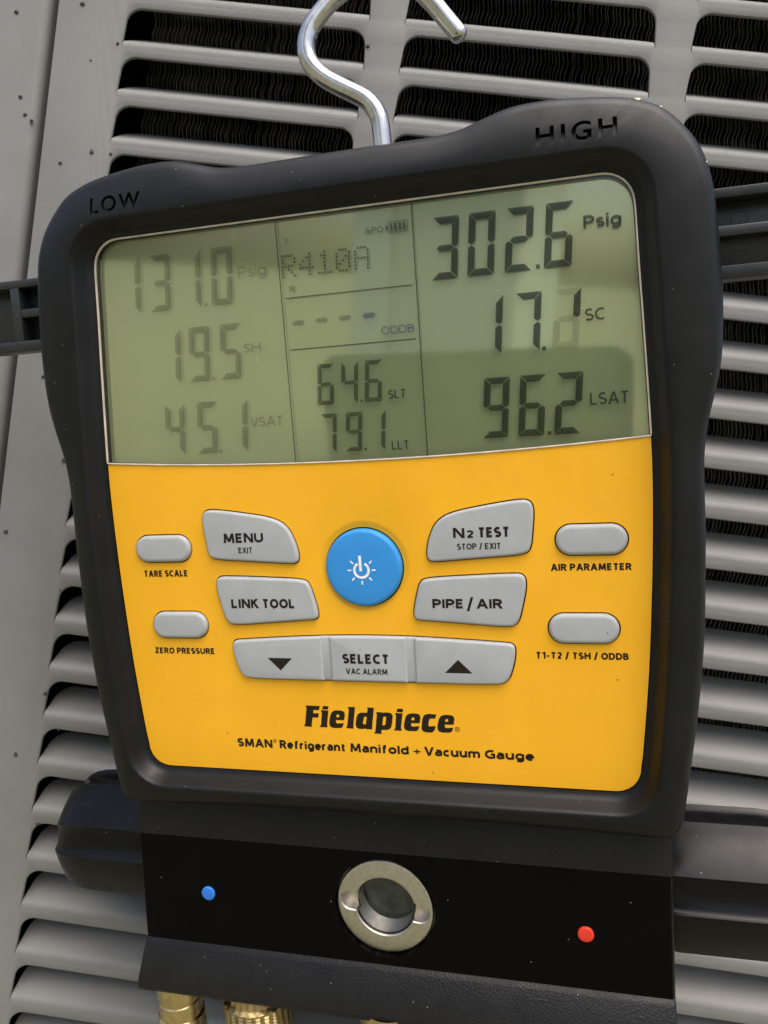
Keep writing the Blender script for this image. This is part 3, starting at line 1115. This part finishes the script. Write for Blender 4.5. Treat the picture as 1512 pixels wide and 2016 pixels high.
# power key
bm = bmesh.new()
rings = [(circle(*PWR, 12.4, 72), -2.4), (circle(*PWR, 12.4, 72), 0.3)] + [(circle(*PWR, 12.4 - 1.3 * (1 - math.cos(R(a))), 72), .3 + 1.3 * math.sin(R(a))) for a in (18, 36, 54, 72, 90)] + [(circle(*PWR, 7, 72), 1.68), (circle(*PWR, 2, 72), 1.72)]
vr = loft(bm, rings)
bm.faces.new(vr[-1])
power = finish('power_key', bm, 'blue_rubber', gauge, angle=60)
tag(power, 'round blue power key')
bm = bmesh.new()
WI = 1.78


def ringarc(bm, cu, cv, r0, r1, a0, a1, w, n=24):
    va = [bm.verts.new(D(cu + r0 * math.cos(R(a0 + (a1 - a0) * k / n)), cv + r0 * math.sin(R(a0 + (a1 - a0) * k / n)), w)) for k in range(n + 1)]
    vb_ = [bm.verts.new(D(cu + r1 * math.cos(R(a0 + (a1 - a0) * k / n)), cv + r1 * math.sin(R(a0 + (a1 - a0) * k / n)), w)) for k in range(n + 1)]
    for k in range(n):
        bm.faces.new((va[k], va[k + 1], vb_[k + 1], vb_[k]))


def bar(bm, a, b, t, w):
    a, b = Vector(a), Vector(b)
    d = (b - a).normalized()
    n = Vector((-d.y, d.x)) * t / 2
    bm.faces.new([bm.verts.new(D(p.x, p.y, w)) for p in (a + n, a - n, b - n, b + n)])


pc = (0.1, -109.7)
ringarc(bm, *pc, 1.95, 2.75, 118, 422, WI)
bar(bm, (pc[0] - .25, pc[1] - .3), (pc[0] - .35, pc[1] + 4.7), 0.85, WI)
for a in (0, 40, 180, 140, 225, 270, 315):
    d = (math.cos(R(a)), math.sin(R(a)))
    bar(bm, (pc[0] + 3.35 * d[0], pc[1] + 3.35 * d[1]), (pc[0] + 4.6 * d[0], pc[1] + 4.6 * d[1]), 0.5, WI)
finish('power_symbol', bm, 'white_ink', power, smooth=False)

# label print
WL = 0.05
lettering(label, [('TARE SCALE', -77.9, -61.3, -111.5, 2.25, B1), ('ZERO PRESSURE', -76.7, -54.0, -138.45, 2.15, B1), ('AIR PARAMETER', 58.3, 81.3, -110.9, 2.15, B1), ('T1-T2 / TSH / ODDB', 52.9, 79.9, -138.0, 2.15, B1)], WL)
B3 = 0.25
lettering(label, [('SMAN', -48.6, -35.8, -170.9, 3.0, B3), ('Refrigerant', -33.2, -9.9, -170.9, 3.0, B3), ('Manifold', -8.4, 11.4, -170.9, 3.0, B3), ('+', 12.7, 15.5, -170.9, 3.0, 0.16), ('Vacuum', 16.5, 34.4, -170.9, 3.0, B3), ('Gauge', 35.9, 51.2, -170.9, 3.0, B3)], WL)
for cu_, cv_, r_ in ((-34.8, -168.4, .68), (27.6, -161.6, .8)):
    bm = bmesh.new()
    ringarc(bm, cu_, cv_, r_ * .78, r_, 0, 360, WL, 20)
    stroke_text(bm, 'R', cu_ - r_ * .32, cu_ + r_ * .38, cv_ - r_ * .45, r_ * .9, .2, WL)
    finish('registered_mark', bm, 'ink', label, smooth=False)
LOGO = [
    [[(-22.81, -155.43), (-17.78, -155.49), (-18.29, -156.92), (-20.12, -156.91), (-20.37, -158.02), (-18.34, -158.07), (-18.73, -159.54), (-20.64, -159.5), (-21.16, -161.97), (-21.1, -162.8), (-23.96, -162.72), (-23.48, -161.87), (-22.56, -156.29)]],
    [[(-17.61, -156.86), (-14.95, -156.96), (-15.75, -161.75), (-15.63, -162.73), (-18.38, -162.77), (-17.87, -161.84), (-17.32, -157.87)]],
    [[(-16.83, -155.58), (-16.58, -155.41), (-14.92, -155.47), (-14.86, -155.7), (-15.08, -156.5), (-15.32, -156.62), (-16.91, -156.6), (-17.02, -156.45)]],
    [[(-12.81, -156.84), (-11.82, -156.73), (-10.26, -156.83), (-9.58, -157.24), (-9.37, -158.16), (-9.78, -160.06), (-12.54, -160.09), (-12.64, -160.92), (-12.27, -161.29), (-9.93, -161.04), (-10.38, -162.31), (-11.08, -162.82), (-13.46, -162.88), (-14.54, -162.57), (-14.99, -161.72), (-14.91, -160.53), (-14.35, -158.35), (-13.76, -157.35)], [(-12.21, -158.31), (-11.8, -158.06), (-11.34, -158.24), (-11.4, -159.1), (-12.43, -159.1)]],
    [[(-8.2, -155.43), (-5.71, -155.42), (-6.72, -161.58), (-6.69, -162.83), (-9.31, -162.74), (-8.77, -161.78), (-7.91, -156.36)]],
    [[(-1.68, -155.4), (0.66, -155.43), (-0.29, -161.58), (-0.41, -162.83), (-2.49, -162.8), (-2.75, -162.54), (-3.46, -162.81), (-5.01, -162.75), (-5.76, -162.32), (-5.91, -161.15), (-5.44, -158.79), (-4.86, -157.72), (-3.85, -157.22), (-1.77, -157.22), (-1.46, -156.05)], [(-2.78, -158.54), (-1.97, -158.58), (-2.42, -161.2), (-3.27, -161.2), (-3.39, -160.66)]],
    [[(1.29, -156.88), (3.28, -156.84), (3.46, -157.1), (4.05, -156.85), (6.13, -156.97), (6.77, -157.67), (6.7, -158.71), (6.14, -161.63), (5.6, -162.42), (4.43, -162.82), (2.9, -162.81), (2.54, -163.64), (2.84, -164.24), (0.2, -164.17), (0.63, -163.41), (1.5, -157.76)], [(3.56, -158.41), (4.37, -158.26), (4.58, -158.6), (4.17, -160.94), (3.76, -161.26), (3.11, -161.29)]],
    [[(7.61, -156.95), (10.1, -156.97), (9.31, -161.88), (9.48, -162.83), (6.9, -162.83), (7.42, -161.88), (7.89, -157.9)]],
    [[(8.41, -155.58), (8.69, -155.42), (10.19, -155.48), (10.4, -155.7), (10.16, -156.55), (9.86, -156.64), (8.35, -156.62), (8.17, -156.47)]],
    [[(12.42, -156.96), (13.42, -156.85), (15.0, -156.94), (15.69, -157.34), (15.91, -158.24), (15.53, -160.09), (12.75, -160.12), (12.66, -160.93), (13.04, -161.3), (15.39, -161.05), (14.96, -162.29), (14.26, -162.78), (11.87, -162.85), (10.77, -162.55), (10.3, -161.72), (10.37, -160.57), (10.9, -158.44), (11.48, -157.46)], [(13.05, -158.39), (13.46, -158.15), (13.93, -158.32), (13.88, -159.16), (12.85, -159.16)]],
    [[(18.32, -156.82), (21.19, -156.94), (20.6, -158.33), (19.16, -158.35), (18.7, -158.67), (18.3, -160.55), (18.57, -160.99), (20.69, -160.79), (20.28, -162.18), (19.46, -163.01), (17.41, -163.03), (16.39, -162.65), (16.03, -161.79), (16.47, -158.72), (17.07, -157.36)]],
    [[(23.33, -157.05), (24.33, -156.94), (25.92, -157.03), (26.61, -157.42), (26.84, -158.31), (26.47, -160.14), (23.68, -160.17), (23.6, -160.97), (23.98, -161.34), (26.34, -161.09), (25.92, -162.31), (25.22, -162.8), (22.82, -162.87), (21.71, -162.57), (21.23, -161.76), (21.29, -160.61), (21.81, -158.51), (22.38, -157.54)], [(23.97, -158.46), (24.38, -158.22), (24.85, -158.39), (24.81, -159.22), (23.77, -159.22)]],
]
bm = bmesh.new()
for lp in LOGO:
    fill_holes(bm, lp, D, WL)
finish('brand_logo', bm, 'ink', label, smooth=False)

# --- display
WR, WD, WC = -2.3, -1.25, -0.02
bm = bmesh.new()
fill_holes(bm, [offset(scr, -0.1)], D, WR)
display = finish('display', bm, 'lcd', gauge, smooth=False)
tag(display, 'green-grey liquid crystal display with dark readings')
bm = bmesh.new()
fill_holes(bm, [offset(scr, 0.05)], D, WC)
finish('cover_pane', bm, 'cover', gauge, smooth=False)
bm = bmesh.new()
loft(bm, [(offset(scr, 0.28), -0.3), (offset(scr, 0.28), 0.36), (offset(scr, 0.02), 0.40), (offset(scr, -0.16), 0.3), (offset(scr, -0.16), -0.3)])
finish('pane_edge', bm, 'edge_light', gauge)  # rim coloured pale for the light caught in the pane edge

SEG = {'0': 'abcdef', '1': 'bc', '2': 'abged', '3': 'abgcd', '4': 'fgbc', '5': 'afgcd', '6': 'afgedc', '7': 'abc', '9': 'abfgcd'}


def digit(ch, u0, v0, w, h, t, mat, parent, segs=None, sl=0.075):
    """seven-segment figure; u0, v0 = lower left corner"""
    gp = t * 0.07
    m2 = h / 2
    shp = {
        'a': [(gp, h), (w - gp, h), (w - t - gp, h - t), (t + gp, h - t)],
        'd': [(gp, 0), (t + gp, t), (w - t - gp, t), (w - gp, 0)],
        'f': [(0, h - gp), (t, h - t - gp), (t, m2 + t * .38 + gp), (t * .45, m2 + gp), (0, m2 + t * .3 + gp)],
        'b': [(w, h - gp), (w, m2 + t * .3 + gp), (w - t * .45, m2 + gp), (w - t, m2 + t * .38 + gp), (w - t, h - t - gp)],
        'e': [(0, gp), (0, m2 - t * .3 - gp), (t * .45, m2 - gp), (t, m2 - t * .38 - gp), (t, t + gp)],
        'c': [(w, gp), (w - t, t + gp), (w - t, m2 - t * .38 - gp), (w - t * .45, m2 - gp), (w, m2 - t * .3 - gp)],
        'g': [(t * .55 + gp, m2), (t * 1.05 + gp, m2 + t * .45), (w - t * 1.05 - gp, m2 + t * .45), (w - t * .55 - gp, m2), (w - t * 1.05 - gp, m2 - t * .45), (t * 1.05 + gp, m2 - t * .45)],
    }
    bm = bmesh.new()
    for s in (segs or SEG[ch]):
        bm.faces.new([bm.verts.new(D(u0 + x + sl * (y), v0 + y, WD)) for x, y in shp[s]])
    return finish('digit', bm, mat, parent, smooth=False)


def point(u, v, s, mat):
    bm = bmesh.new()
    bm.faces.new([bm.verts.new(D(u + x * s / 2, v + y * s / 2, WD)) for x, y in ((-1, -1), (1, -1), (1, 1), (-1, 1))])
    finish('decimal_point', bm, mat, display, smooth=False)


ST, MI, WK, GH = 'segment_strong', 'segment_mid', 'segment_weak', 'segment_ghost'
for txt, us_, v0, w, h, t, mt, pt in (
        ('302', (26.8, 37.4, 48.2), -23.3, 7.7, 17.7, 2.0, ST, (57.7, -22.5)),
        ('6', (59.3,), -23.3, 7.7, 17.7, 2.0, ST, None),
        ('17', (38.9, 49.9), -46.1, 7.4, 16.7, 1.95, ST, (58.6, -45.6)),
        ('962', (39.7, 50.2, 60.6), -70.6, 7.5, 17.7, 1.95, ST, (59.3, -70.0)),
        ('646', (-11.5, -3.7, 3.9), -57.5, 5.4, 12.6, 1.3, MI, (2.9, -57.0)),
        ('791', (-11.6, -3.3, 4.2), -72.4, 5.3, 12.1, 1.3, MI, (3.2, -71.9)),
        ('1310', (-77.2, -66.4, -55.5, -44.6), -23.9, 7.3, 17.8, 2.0, WK, (-46.5, -23.3)),
        ('195', (-65.0, -54.8, -43.8), -47.3, 7.3, 17.4, 2.0, WK, (-46.2, -46.7)),
        ('451', (-65.9, -54.2, -43.5), -70.7, 7.2, 16.8, 2.0, WK, (-46.0, -70.2))):
    for ch, u in zip(txt, us_):
        digit(ch, u, v0, w, h, t, mt, display)
    if pt:
        point(*pt, 1.1 if h > 15 else .8, mt)
digit('2', 60.9, -46.1, 7.4, 16.7, 1.95, ST, display, segs='b')
digit('2', 60.9, -46.1, 7.4, 16.7, 1.95, GH, display, segs='agedc')


def lcd_text(s, u0, u1, v0, cap, mt, bold=0.13):
    lettering(display, [(s, u0, u1, v0, cap, bold)], WD, mt, 'reading_unit')


lcd_text('Psig', 70.6, 80.8, -13.6, 3.5, ST, 0.21)
lcd_text('SC', 70.3, 75.8, -38.9, 3.4, ST, 0.16)
lcd_text('LSAT', 71.0, 81.8, -62.7, 3.5, ST, 0.16)
lcd_text('SLT', 11.5, 17.1, -57.0, 2.7, ST, 0.16)
lcd_text('LLT', 11.6, 17.2, -72.6, 2.7, ST, 0.16)
lcd_text('Psig', -34.8, -25.1, -16.2, 3.4, WK, 0.16)
lcd_text('SH', -34.8, -29.1, -39.35, 2.8, WK, 0.16)
lcd_text('VSAT', -34.7, -23.4, -62.95, 3.1, WK, 0.16)
lcd_text('ODDB', 10.5, 20.8, -37.6, 2.4, 'segment_blue', 0.16)
lcd_text('APO', 7.2, 13.0, -7.75, 1.7, ST)
lcd_text('P', -18.2, -17.1, -8.2, 2.2, WK)
# battery symbol
bm = bmesh.new()
for a, b in (((14.6, -5.2), (20.4, -5.2)), ((14.6, -8.3), (20.4, -8.3)), ((14.6, -8.3), (14.6, -5.2)), ((20.4, -8.3), (20.4, -5.2))):
    bar(bm, a, b, 0.22, WD)
for k in range(4):
    bar(bm, (15.5 + k * 1.3, -7.9), (15.5 + k * 1.3, -5.6), 0.75, WD)
bar(bm, (14.0, -7.4), (14.0, -6.1), 0.6, WD)
finish('battery_symbol', bm, MI, display, smooth=False)
# star
bm = bmesh.new()
bm.faces.new([bm.verts.new(D(-17.1 + (1.6 if k % 2 == 0 else .65) * math.sin(R(36 * k)), -21.2 + (1.6 if k % 2 == 0 else .65) * math.cos(R(36 * k)), WD)) for k in range(10)])
finish('star_symbol', bm, WK, display, smooth=False)
# dashes
for k in range(4):
    u = -15.9 + 7.6 * k
    bm = bmesh.new()
    bm.faces.new([bm.verts.new(D(u + x, -31.7 + .08 * k + y, WD)) for x, y in ((-2.1, 0), (-1.3, .75), (1.5, .75), (2.1, 0), (1.5, -.75), (-1.5, -.75))])
    finish('dash', bm, WK if k < 3 else 'segment_blue', display, smooth=False)
# dot matrix refrigerant name
DOTS = {'R': ['####.', '#...#', '#...#', '####.', '#.#..', '#..#.', '#...#'], '4': ['...#.', '..##.', '.#.#.', '#..#.', '#####', '...#.', '...#.'], '1': ['..#..', '.##..', '..#..', '..#..', '..#..', '..#..', '#####'],
        '0': ['.###.', '#...#', '#..##', '#.#.#', '##..#', '#...#', '.###.'], 'A': ['.###.', '#...#', '#...#', '#####', '#...#', '#...#', '#...#']}
for ci, ch in enumerate('R410A'):
    bm = bmesh.new()
    u0 = -19.7 + ci * 5.85
    for r_, row in enumerate(DOTS[ch]):
        for c_, x in enumerate(row):
            if x == '#':
                uu, vv_ = u0 + c_ * 0.98 + .04 * (6 - r_), -11.0 - r_ * 1.02
                bar(bm, (uu, vv_), (uu, vv_ - .72), .66, WD)
    finish('dot_character', bm, MI, display, smooth=False)
# dividing lines
bm = bmesh.new()
for a, b in (((-21.0, -0.6), (-20.2, -75.2)), ((21.9, -0.6), (22.7, -75.2)), ((-19.5, -24.0), (20.8, -23.9)), ((-19.3, -39.8), (21.1, -39.7))):
    bar(bm, a, b, 0.34, WD)
finish('dividing_lines', bm, ST, display, smooth=False)

# --- side brackets
for sg in (-1, 1):
    bm = bmesh.new()
    W0, W1 = -18.5, -12.0
    u_in, u_out = 98.0, 176.0
    box(bm, sg * u_in, sg * u_out, -31, -6, W0 - 2, W0)
    lift = D(0, VB + (1.3 if sg > 0 else 0.0), 0)
    for v0, v1 in ((-31.0, -27.2), (-8.8, -6.0)):
        box(bm, sg * u_in, sg * u_out, v0, v1, W0 - .2, W1)
    box(bm, sg * u_in, sg * 126.2, -19.2, -16.2, W0 - .2, W1 - .4)
    box(bm, sg * 124.2, sg * 128.0, -27.4, -8.6, W0 - .2, W1 - .1)
    box(bm, sg * (u_out - 4), sg * u_out, -27.4, -8.6, W0 - .2, W1 - .1)
    bmesh.ops.bevel(bm, geom=bm.edges[:], offset=0.5 * MM, segments=2, affect='EDGES', profile=.5)
    bmesh.ops.translate(bm, verts=bm.verts, vec=lift)
    br = finish('side_bracket', bm, 'bracket', gauge, angle=40)
    bm = bmesh.new()
    for v in (-12.6, -23.3):
        path = [(sg * 114 + 2.3 * math.cos(a), v + 2.3 * math.sin(a), W0 + .02) for a in [2 * math.pi * k / 24 for k in range(25)]]
        tube(bm, path, 0.08, 6, cap=False)
    finish('mould_mark', bm, 'dark', br)

# --- hanging hook
hp = [(11.3, 8), (11.3, 16), (11.2, 24), (10.4, 30), (7.6, 34.6), (3.2, 37.8), (-2.0, 41.0), (-7.0, 44.6), (-10.4, 48.8), (-11.5, 53.5), (-10.2, 58.6), (-6.6, 63.4), (-1.0, 68.5), (6.5, 72.6), (14.5, 73.2), (21.5, 70.2), (27.2, 64.6), (31.6, 58.8), (35.2, 54.0)]
hw = [-15, -15, -15, -15, -15, -15, -15, -15, -15, -15, -15.5, -16.5, -18, -20, -22, -23.5, -24.6, -25.3, -25.8]
path = []
for i in range(len(hp) - 1):
    for k in range(6):
        s = k / 6
        q = []
        for seq in ([p[0] for p in hp], [p[1] for p in hp], hw):
            p0, p1, p2, p3 = seq[max(i - 1, 0)], seq[i], seq[i + 1], seq[min(i + 2, len(seq) - 1)]
            q.append(0.5 * (2 * p1 + (p2 - p0) * s + (2 * p0 - 5 * p1 + 4 * p2 - p3) * s * s + (3 * p1 - p0 - 3 * p2 + p3) * s ** 3))
        path.append(tuple(q))
path.append((hp[-1][0], hp[-1][1], hw[-1]))
d = (Vector(path[-1]) - Vector(path[-2])).normalized()
rad = [2.85] * len(path)
for k, (a, r_) in enumerate(((0.7, 2.6), (1.3, 2.1), (1.7, 1.4), (1.9, 0.5))):
    path.append(tuple(Vector((hp[-1][0], hp[-1][1], hw[-1])) + d * a))
    rad.append(r_)
bm = bmesh.new()
tube(bm, path, rad, 24)
hook = finish('hanging_hook', bm, 'steel_rod', gauge, angle=60)
tag(hook, 'bent bare steel hanging hook')

# --- manifold block
prof_b = [(-189.5, -46), (-189.5, -7), (-190.2, -4.6), (-191.6, -3.4), (-193.2, -2.9), (-205.8, -0.2)]
prof_l = [(-245.4, 1.7), (-245.9, 2.6), (-246.6, 3.2), (-257.0, 10.3), (-258.2, 10.6), (-259.3, 10.2), (-260.2, 9.0), (-261.5, -6), (-262, -46)]
HB = 91.2


def extrude_u(bm, prof, closed_ends=True):
    n = len(prof)
    xs = [(-HB, 0.8), (-HB + .35, .25), (-HB + .9, 0), (HB - .9, 0), (HB - .35, .25), (HB, .8)]
    cols_ = []
    for x, dr in xs:
        cols_.append([bm.verts.new(D(x, p[0], p[1] - dr)) for p in prof])
    for a, b in zip(cols_, cols_[1:]):
        for i in range(n - 1):
            bm.faces.new((a[i], a[i + 1], b[i + 1], b[i]))
    return cols_


bm = bmesh.new()
full = prof_b + [(-206.1, -0.45), (-245.2, 1.45)] + prof_l
cc = extrude_u(bm, full)
for c_ in (cc[0], cc[-1]):
    bm.faces.new(c_)
block = finish('manifold_block', bm, 'pebble', gauge, angle=28)
tag(block, 'pebbled black manifold block with sight glass')
bm = bmesh.new()
box(bm, -HB + .6, HB - .6, -245.3, -206.0, -2, 0)
for v_ in bm.verts:
    vv_ = v_.co.z / MM + VB
    if v_.co.y > -0.001 * MM and v_.co.y < 0.0005:
        f = (-206.0 - vv_) / 39.3
        v_.co.y = -(-0.25 + f * 1.85) * MM
bmesh.ops.bevel(bm, geom=bm.edges[:], offset=0.25 * MM, segments=2, affect='EDGES')
plate = finish('face_plate', bm, 'face', gauge, angle=40)
for nm, u, v, mt, lb in (('blue_marker', -64.7, -226.1, 'blue_dot', 'small round blue marker'), ('red_marker', 65.0, -226.8, 'red_dot', 'small round red marker')):
    bm = bmesh.new()
    vr = loft(bm, [(circle(u, v, 2.5, 28), 0.3), (circle(u, v, 2.5, 28), 1.25), (circle(u, v, 2.35, 28), 1.45), (circle(u, v, 1.9, 28), 1.52)])
    bm.faces.new(vr[-1])
    tag(finish(nm, bm, mt, gauge, angle=50), lb)

# sight glass: nickel ring with two spanner notches, threaded bore, glass at the bottom
SC = (-0.2, -225.1)
RW = 0.1
ro, ri = 16.5, 10.2
nh, nr = 3.2, 15.2
for target in (block, plate):
    bm = bmesh.new()
    vr = loft(bm, [(circle(*SC, 17.3, 96), -12.0), (circle(*SC, 17.3, 96), 6.0)])
    bm.faces.new(vr[0])
    bm.faces.new(vr[-1])
    bmesh.ops.recalc_face_normals(bm, faces=bm.faces)
    me = bpy.data.meshes.new('cut')
    bm.to_mesh(me)
    bm.free()
    boolean_cut(target, me, 28)
a_n = math.asin(nh / ri)
inner = []
tilt = 6


def rot(p, a):
    return (SC[0] + p[0] * math.cos(R(a)) - p[1] * math.sin(R(a)), SC[1] + p[0] * math.sin(R(a)) + p[1] * math.cos(R(a)))


for side_ in (0, 180):
    loc = []
    for k in range(5):
        loc.append((ri * math.cos(a_n) + (nr - nh - ri * math.cos(a_n)) * k / 5, -nh))
    for k in range(9):
        a = R(-90 + 180 * k / 8)
        loc.append((nr - nh + nh * math.cos(a), nh * math.sin(a)))
    for k in range(1, 5):
        loc.append((nr - nh - (nr - nh - ri * math.cos(a_n)) * k / 5, nh))
    for k in range(25):
        a = a_n + (math.pi - 2 * a_n) * k / 24
        loc.append((ri * math.cos(a), ri * math.sin(a)))
    inner += [rot(p, side_ - tilt) for p in loc]
bm = bmesh.new()
oc = circle(*SC, ro - .7, 96)
rg = fill_holes(bm, [oc, offset(inner, 0.35)], D, RW)
prev = rg[0]
for r_, w in ((ro - .2, RW - .2), (ro, RW - .7), (ro, -3.2), (17.6, -3.4)):
    cur = [bm.verts.new(D(u, v, w)) for u, v in circle(*SC, r_, 96)]
    for i in range(96):
        bm.faces.new((prev[i], prev[(i + 1) % 96], cur[(i + 1) % 96], cur[i]))
    prev = cur
prev = rg[1]
for w in (RW - 0.35, RW - 3.0):
    cur = [bm.verts.new(D(u, v, w)) for u, v in inner]
    for i in range(len(inner)):
        bm.faces.new((prev[i], prev[(i + 1) % len(inner)], cur[(i + 1) % len(inner)], cur[i]))
    prev = cur
fill_holes(bm, [offset(inner, .02), circle(*SC, ri - .1, 96)], D, RW - 3.0)
ring = finish('sight_glass_ring', bm, 'nickel', gauge, angle=30)
tag(ring, 'nickel ring with two spanner notches')
bm = bmesh.new()
ws = []
w = RW - 0.9
while w > -11:
    ws.append(w)
    w -= .5
for side_ in (0, 180):
    a0, a1 = math.degrees(a_n) + 3 + side_ - tilt, 180 - math.degrees(a_n) - 3 + side_ - tilt
    prev = None
    for k, w in enumerate(ws):
        rr = ri - (0.05 if k % 2 else 0.6)
        if w < RW - 3.2:
            aa0, aa1 = a0 - math.degrees(a_n) - 3, a1 + math.degrees(a_n) + 3
        else:
            aa0, aa1 = a0, a1
        cur = [bm.verts.new(D(SC[0] + rr * math.cos(R(aa0 + (aa1 - aa0) * q / 40)), SC[1] + rr * math.sin(R(aa0 + (aa1 - aa0) * q / 40)), w)) for q in range(41)]
        if prev:
            for q in range(40):
                bm.faces.new((prev[q], prev[q + 1], cur[q + 1], cur[q]))
        prev = cur
finish('thread', bm, 'thread_metal', ring, angle=20)
bm = bmesh.new()
vr = loft(bm, [(circle(*SC, ri + .3, 48), -8.2), (circle(*SC, 7.5, 48), -8.8), (circle(*SC, 4.5, 48), -9.8), (circle(*SC, 2, 48), -10.2)])
bm.faces.new(vr[-1])
finish('sight_lens', bm, 'sight', ring, angle=70)
# --- valve knobs
for sg in (-1, 1):
    bm = bmesh.new()
    KV, KW, KR = -221.3, -26.4, 23.5
    st = [(89, .97), (93, 1.0), (108, 1.0), (120, 1.0), (124.5, .985), (128.5, .945), (131.6, .885), (133.8, .80), (135.2, .69), (135.8, .56)]
    n = 360
    vr = []
    for x, f in st:
        rowv = []
        for k in range(n):
            a = 2 * math.pi * k / n
            ph = ((math.degrees(a) - 3) % 72) / 72          # five broad lobes, five scalloped flutes
            if ph < 0.38:
                r_ = KR * f - 2.5 * f * (1 - (ph / .19 - 1) ** 2) ** 0.55
            else:
                r_ = KR * f * (0.45 + 0.55 * math.cos(R(22.3)) / math.cos(R((ph - .69) * 72)))
            rowv.append(bm.verts.new(D(sg * x, KV + r_ * math.sin(a), KW + r_ * math.cos(a))))
        vr.append(rowv)
    for a, b in zip(vr, vr[1:]):
        for k in range(n):
            bm.faces.new((a[k], a[(k + 1) % n], b[(k + 1) % n], b[k]))
    bm.faces.new(vr[-1])
    bm.faces.new(vr[0])
    finish('valve_knob', bm, 'knob', gauge, angle=24)


# --- brass hose ports under the block
def turned(name, cu, cw, prof, mat, knurl=None, parent=gauge, n=72):
    bm = bmesh.new()
    vr = []
    for i, (v, r_) in enumerate(prof):
        row = []
        for k in range(n):
            rr = r_
            if knurl and knurl[0] >= v >= knurl[1]:
                rr += 0.42 * abs((((k + i * 2) % 4) / 2) - 1) * (1 if i % 2 else .55) + .42 * abs((((k - i * 2) % 4) / 2) - 1) * (1 if i % 2 else .55)
            a = 2 * math.pi * k / n
            row.append(bm.verts.new(D(cu + rr * math.sin(a), v, cw + rr * math.cos(a))))
        vr.append(row)
    for a, b in zip(vr, vr[1:]):
        for k in range(n):
            bm.faces.new((a[k], a[(k + 1) % n], b[(k + 1) % n], b[k]))
    bm.faces.new(vr[-1])
    return finish(name, bm, mat, parent, angle=28)


tubep = [(-258, 8.0), (-266.5, 8.0), (-267.2, 7.75), (-267.6, 7.3), (-268.2, 7.3), (-268.6, 7.6), (-274, 7.6), (-274.6, 8.4), (-277, 8.6), (-282, 8.6), (-284, 8.0), (-312, 8.0)]
port = turned('hose_port', -80.5, 0.5, tubep, 'brass')
tag(port, 'smooth brass hose port')
kp = [(-258, 9), (-262.5, 9.8), (-263, 11.2)]
v = -263.2
while v > -272.5:
    kp.append((v, 11.6))
    v -= 0.62
v = -272.5
while v > -280:
    kp.append((v, 11.6 - (abs(v + 272.5)) * .38))
    v -= 0.7
kp += [(-281, 7.0), (-300, 6.8)]
cap = turned('port_cap', -49.5, 0.0, kp, 'knurled_brass', knurl=(-262, -280), n=96)
tag(cap, 'knurled brass port cap')
mp_ = [(-258, 11.0), (-264.4, 11.0), (-265, 10.6), (-281, 10.6), (-282, 9.5), (-312, 9.5)]
turned('centre_port', 0.0, 0.5, mp_, 'brass')
turned('hose_port', 80.5, 0.5, tubep, 'brass')
c2 = cap.copy()
col.objects.link(c2)
c2.parent = gauge
c2.location = Vector((99.0 * MM, 0, 0))

# --- crumbs of debris caught on the case
for nm, u, v, w, s, lb in (('debris_crumb', 85.0, 17.5, 0.8, (1.3, .7, .5), 'tan crumb on the top edge of the gauge near HIGH'), ('debris_crumb', 91.0, 14.6, 1.0, (.7, .5, .45), 'pale chip on the upper right corner of the gauge'), ('debris_crumb', 101.6, -1.2, 2.4, (.8, .4, .45), 'tiny cream chip on the right edge of the gauge'), ('debris_crumb', 96.6, -5.4, 5.2, (.55, .25, .8), 'tan smudge chip on the bezel below HIGH')):
    bm = bmesh.new()
    bmesh.ops.create_icosphere(bm, subdivisions=2, radius=MM)
    for v_ in bm.verts:
        v_.co *= 1 + .3 * random.uniform(-1, 1)
        v_.co = Vector((v_.co.x * s[0], v_.co.y * s[1], v_.co.z * s[2]))
    o = finish(nm, bm, 'crumb')
    o.matrix_world = gauge.matrix_world @ Matrix.Translation(D(u, v, w))
    tag(o, lb, 'debris', 'crumbs caught on the gauge case')

# ------------------------------------------------------------------ the phone that took the picture, mirrored in the display
bm = bmesh.new()


def P_phone(x, y, z):
    return Vector((x, y, z)) * MM


x0, x1, y0, y1, rr = -192.0, 24.5, -72.0, 31.0, 13.0
rc = []
for cx_, cy_, a0 in ((x1 - rr, y1 - rr, 0), (x0 + rr, y1 - rr, 90), (x0 + rr, y0 + rr, 180), (x1 - rr, y0 + rr, 270)):
    rc += [(cx_ + rr * math.cos(R(a0 + 90 * k / 8)), cy_ + rr * math.sin(R(a0 + 90 * k / 8))) for k in range(9)]
vr = loft(bm, [(offset(rc, -1.2), 25.0), (rc, 26.2), (rc, 33.0), (offset(rc, -1.2), 34.2)], P=P_phone)
bm.faces.new(vr[0])
bm.faces.new(vr[-1])
ph = finish('smartphone', bm, 'phone', angle=50)
ph.matrix_world = cam.matrix_world.copy()
tag(ph, 'dark slab phone mirrored in the lower right of the display', 'phone')

# ------------------------------------------------------------------ unseen pale pier, added so the display mirrors a pale strip
M['pier'], t, b = new_mat('added_pier_pale')
c = ramp(t, noise(t, coords(t), 30, 5, 0.6), [(0.3, g((0.70, 0.70, 0.67))), (0.7, g((0.78, 0.78, 0.75)))])
t.links.new(c, b.inputs['Base Color'])
b.inputs['Roughness'].default_value = 0.85


def P_m(x, z, y):
    return Vector((x, y, z))


bm = bmesh.new()
box(bm, -1.09, -0.52, 0.0, 2.3, -3.1, -2.5, P_m)
bmesh.ops.bevel(bm, geom=bm.edges[:], offset=0.012, segments=2, affect='EDGES')
pier = finish('added_pier', bm, 'pier')
tag(pier, 'unseen pale pier added to be mirrored in the middle of the display', 'wall')
bm = bmesh.new()
box(bm, -1.12, -0.98, 0.0, 2.3, -2.49, -2.46, P_m)
finish('added_bright_strip', bm, 'white_ink', pier)  # unseen white strip, added to brighten one side of the mirrored band
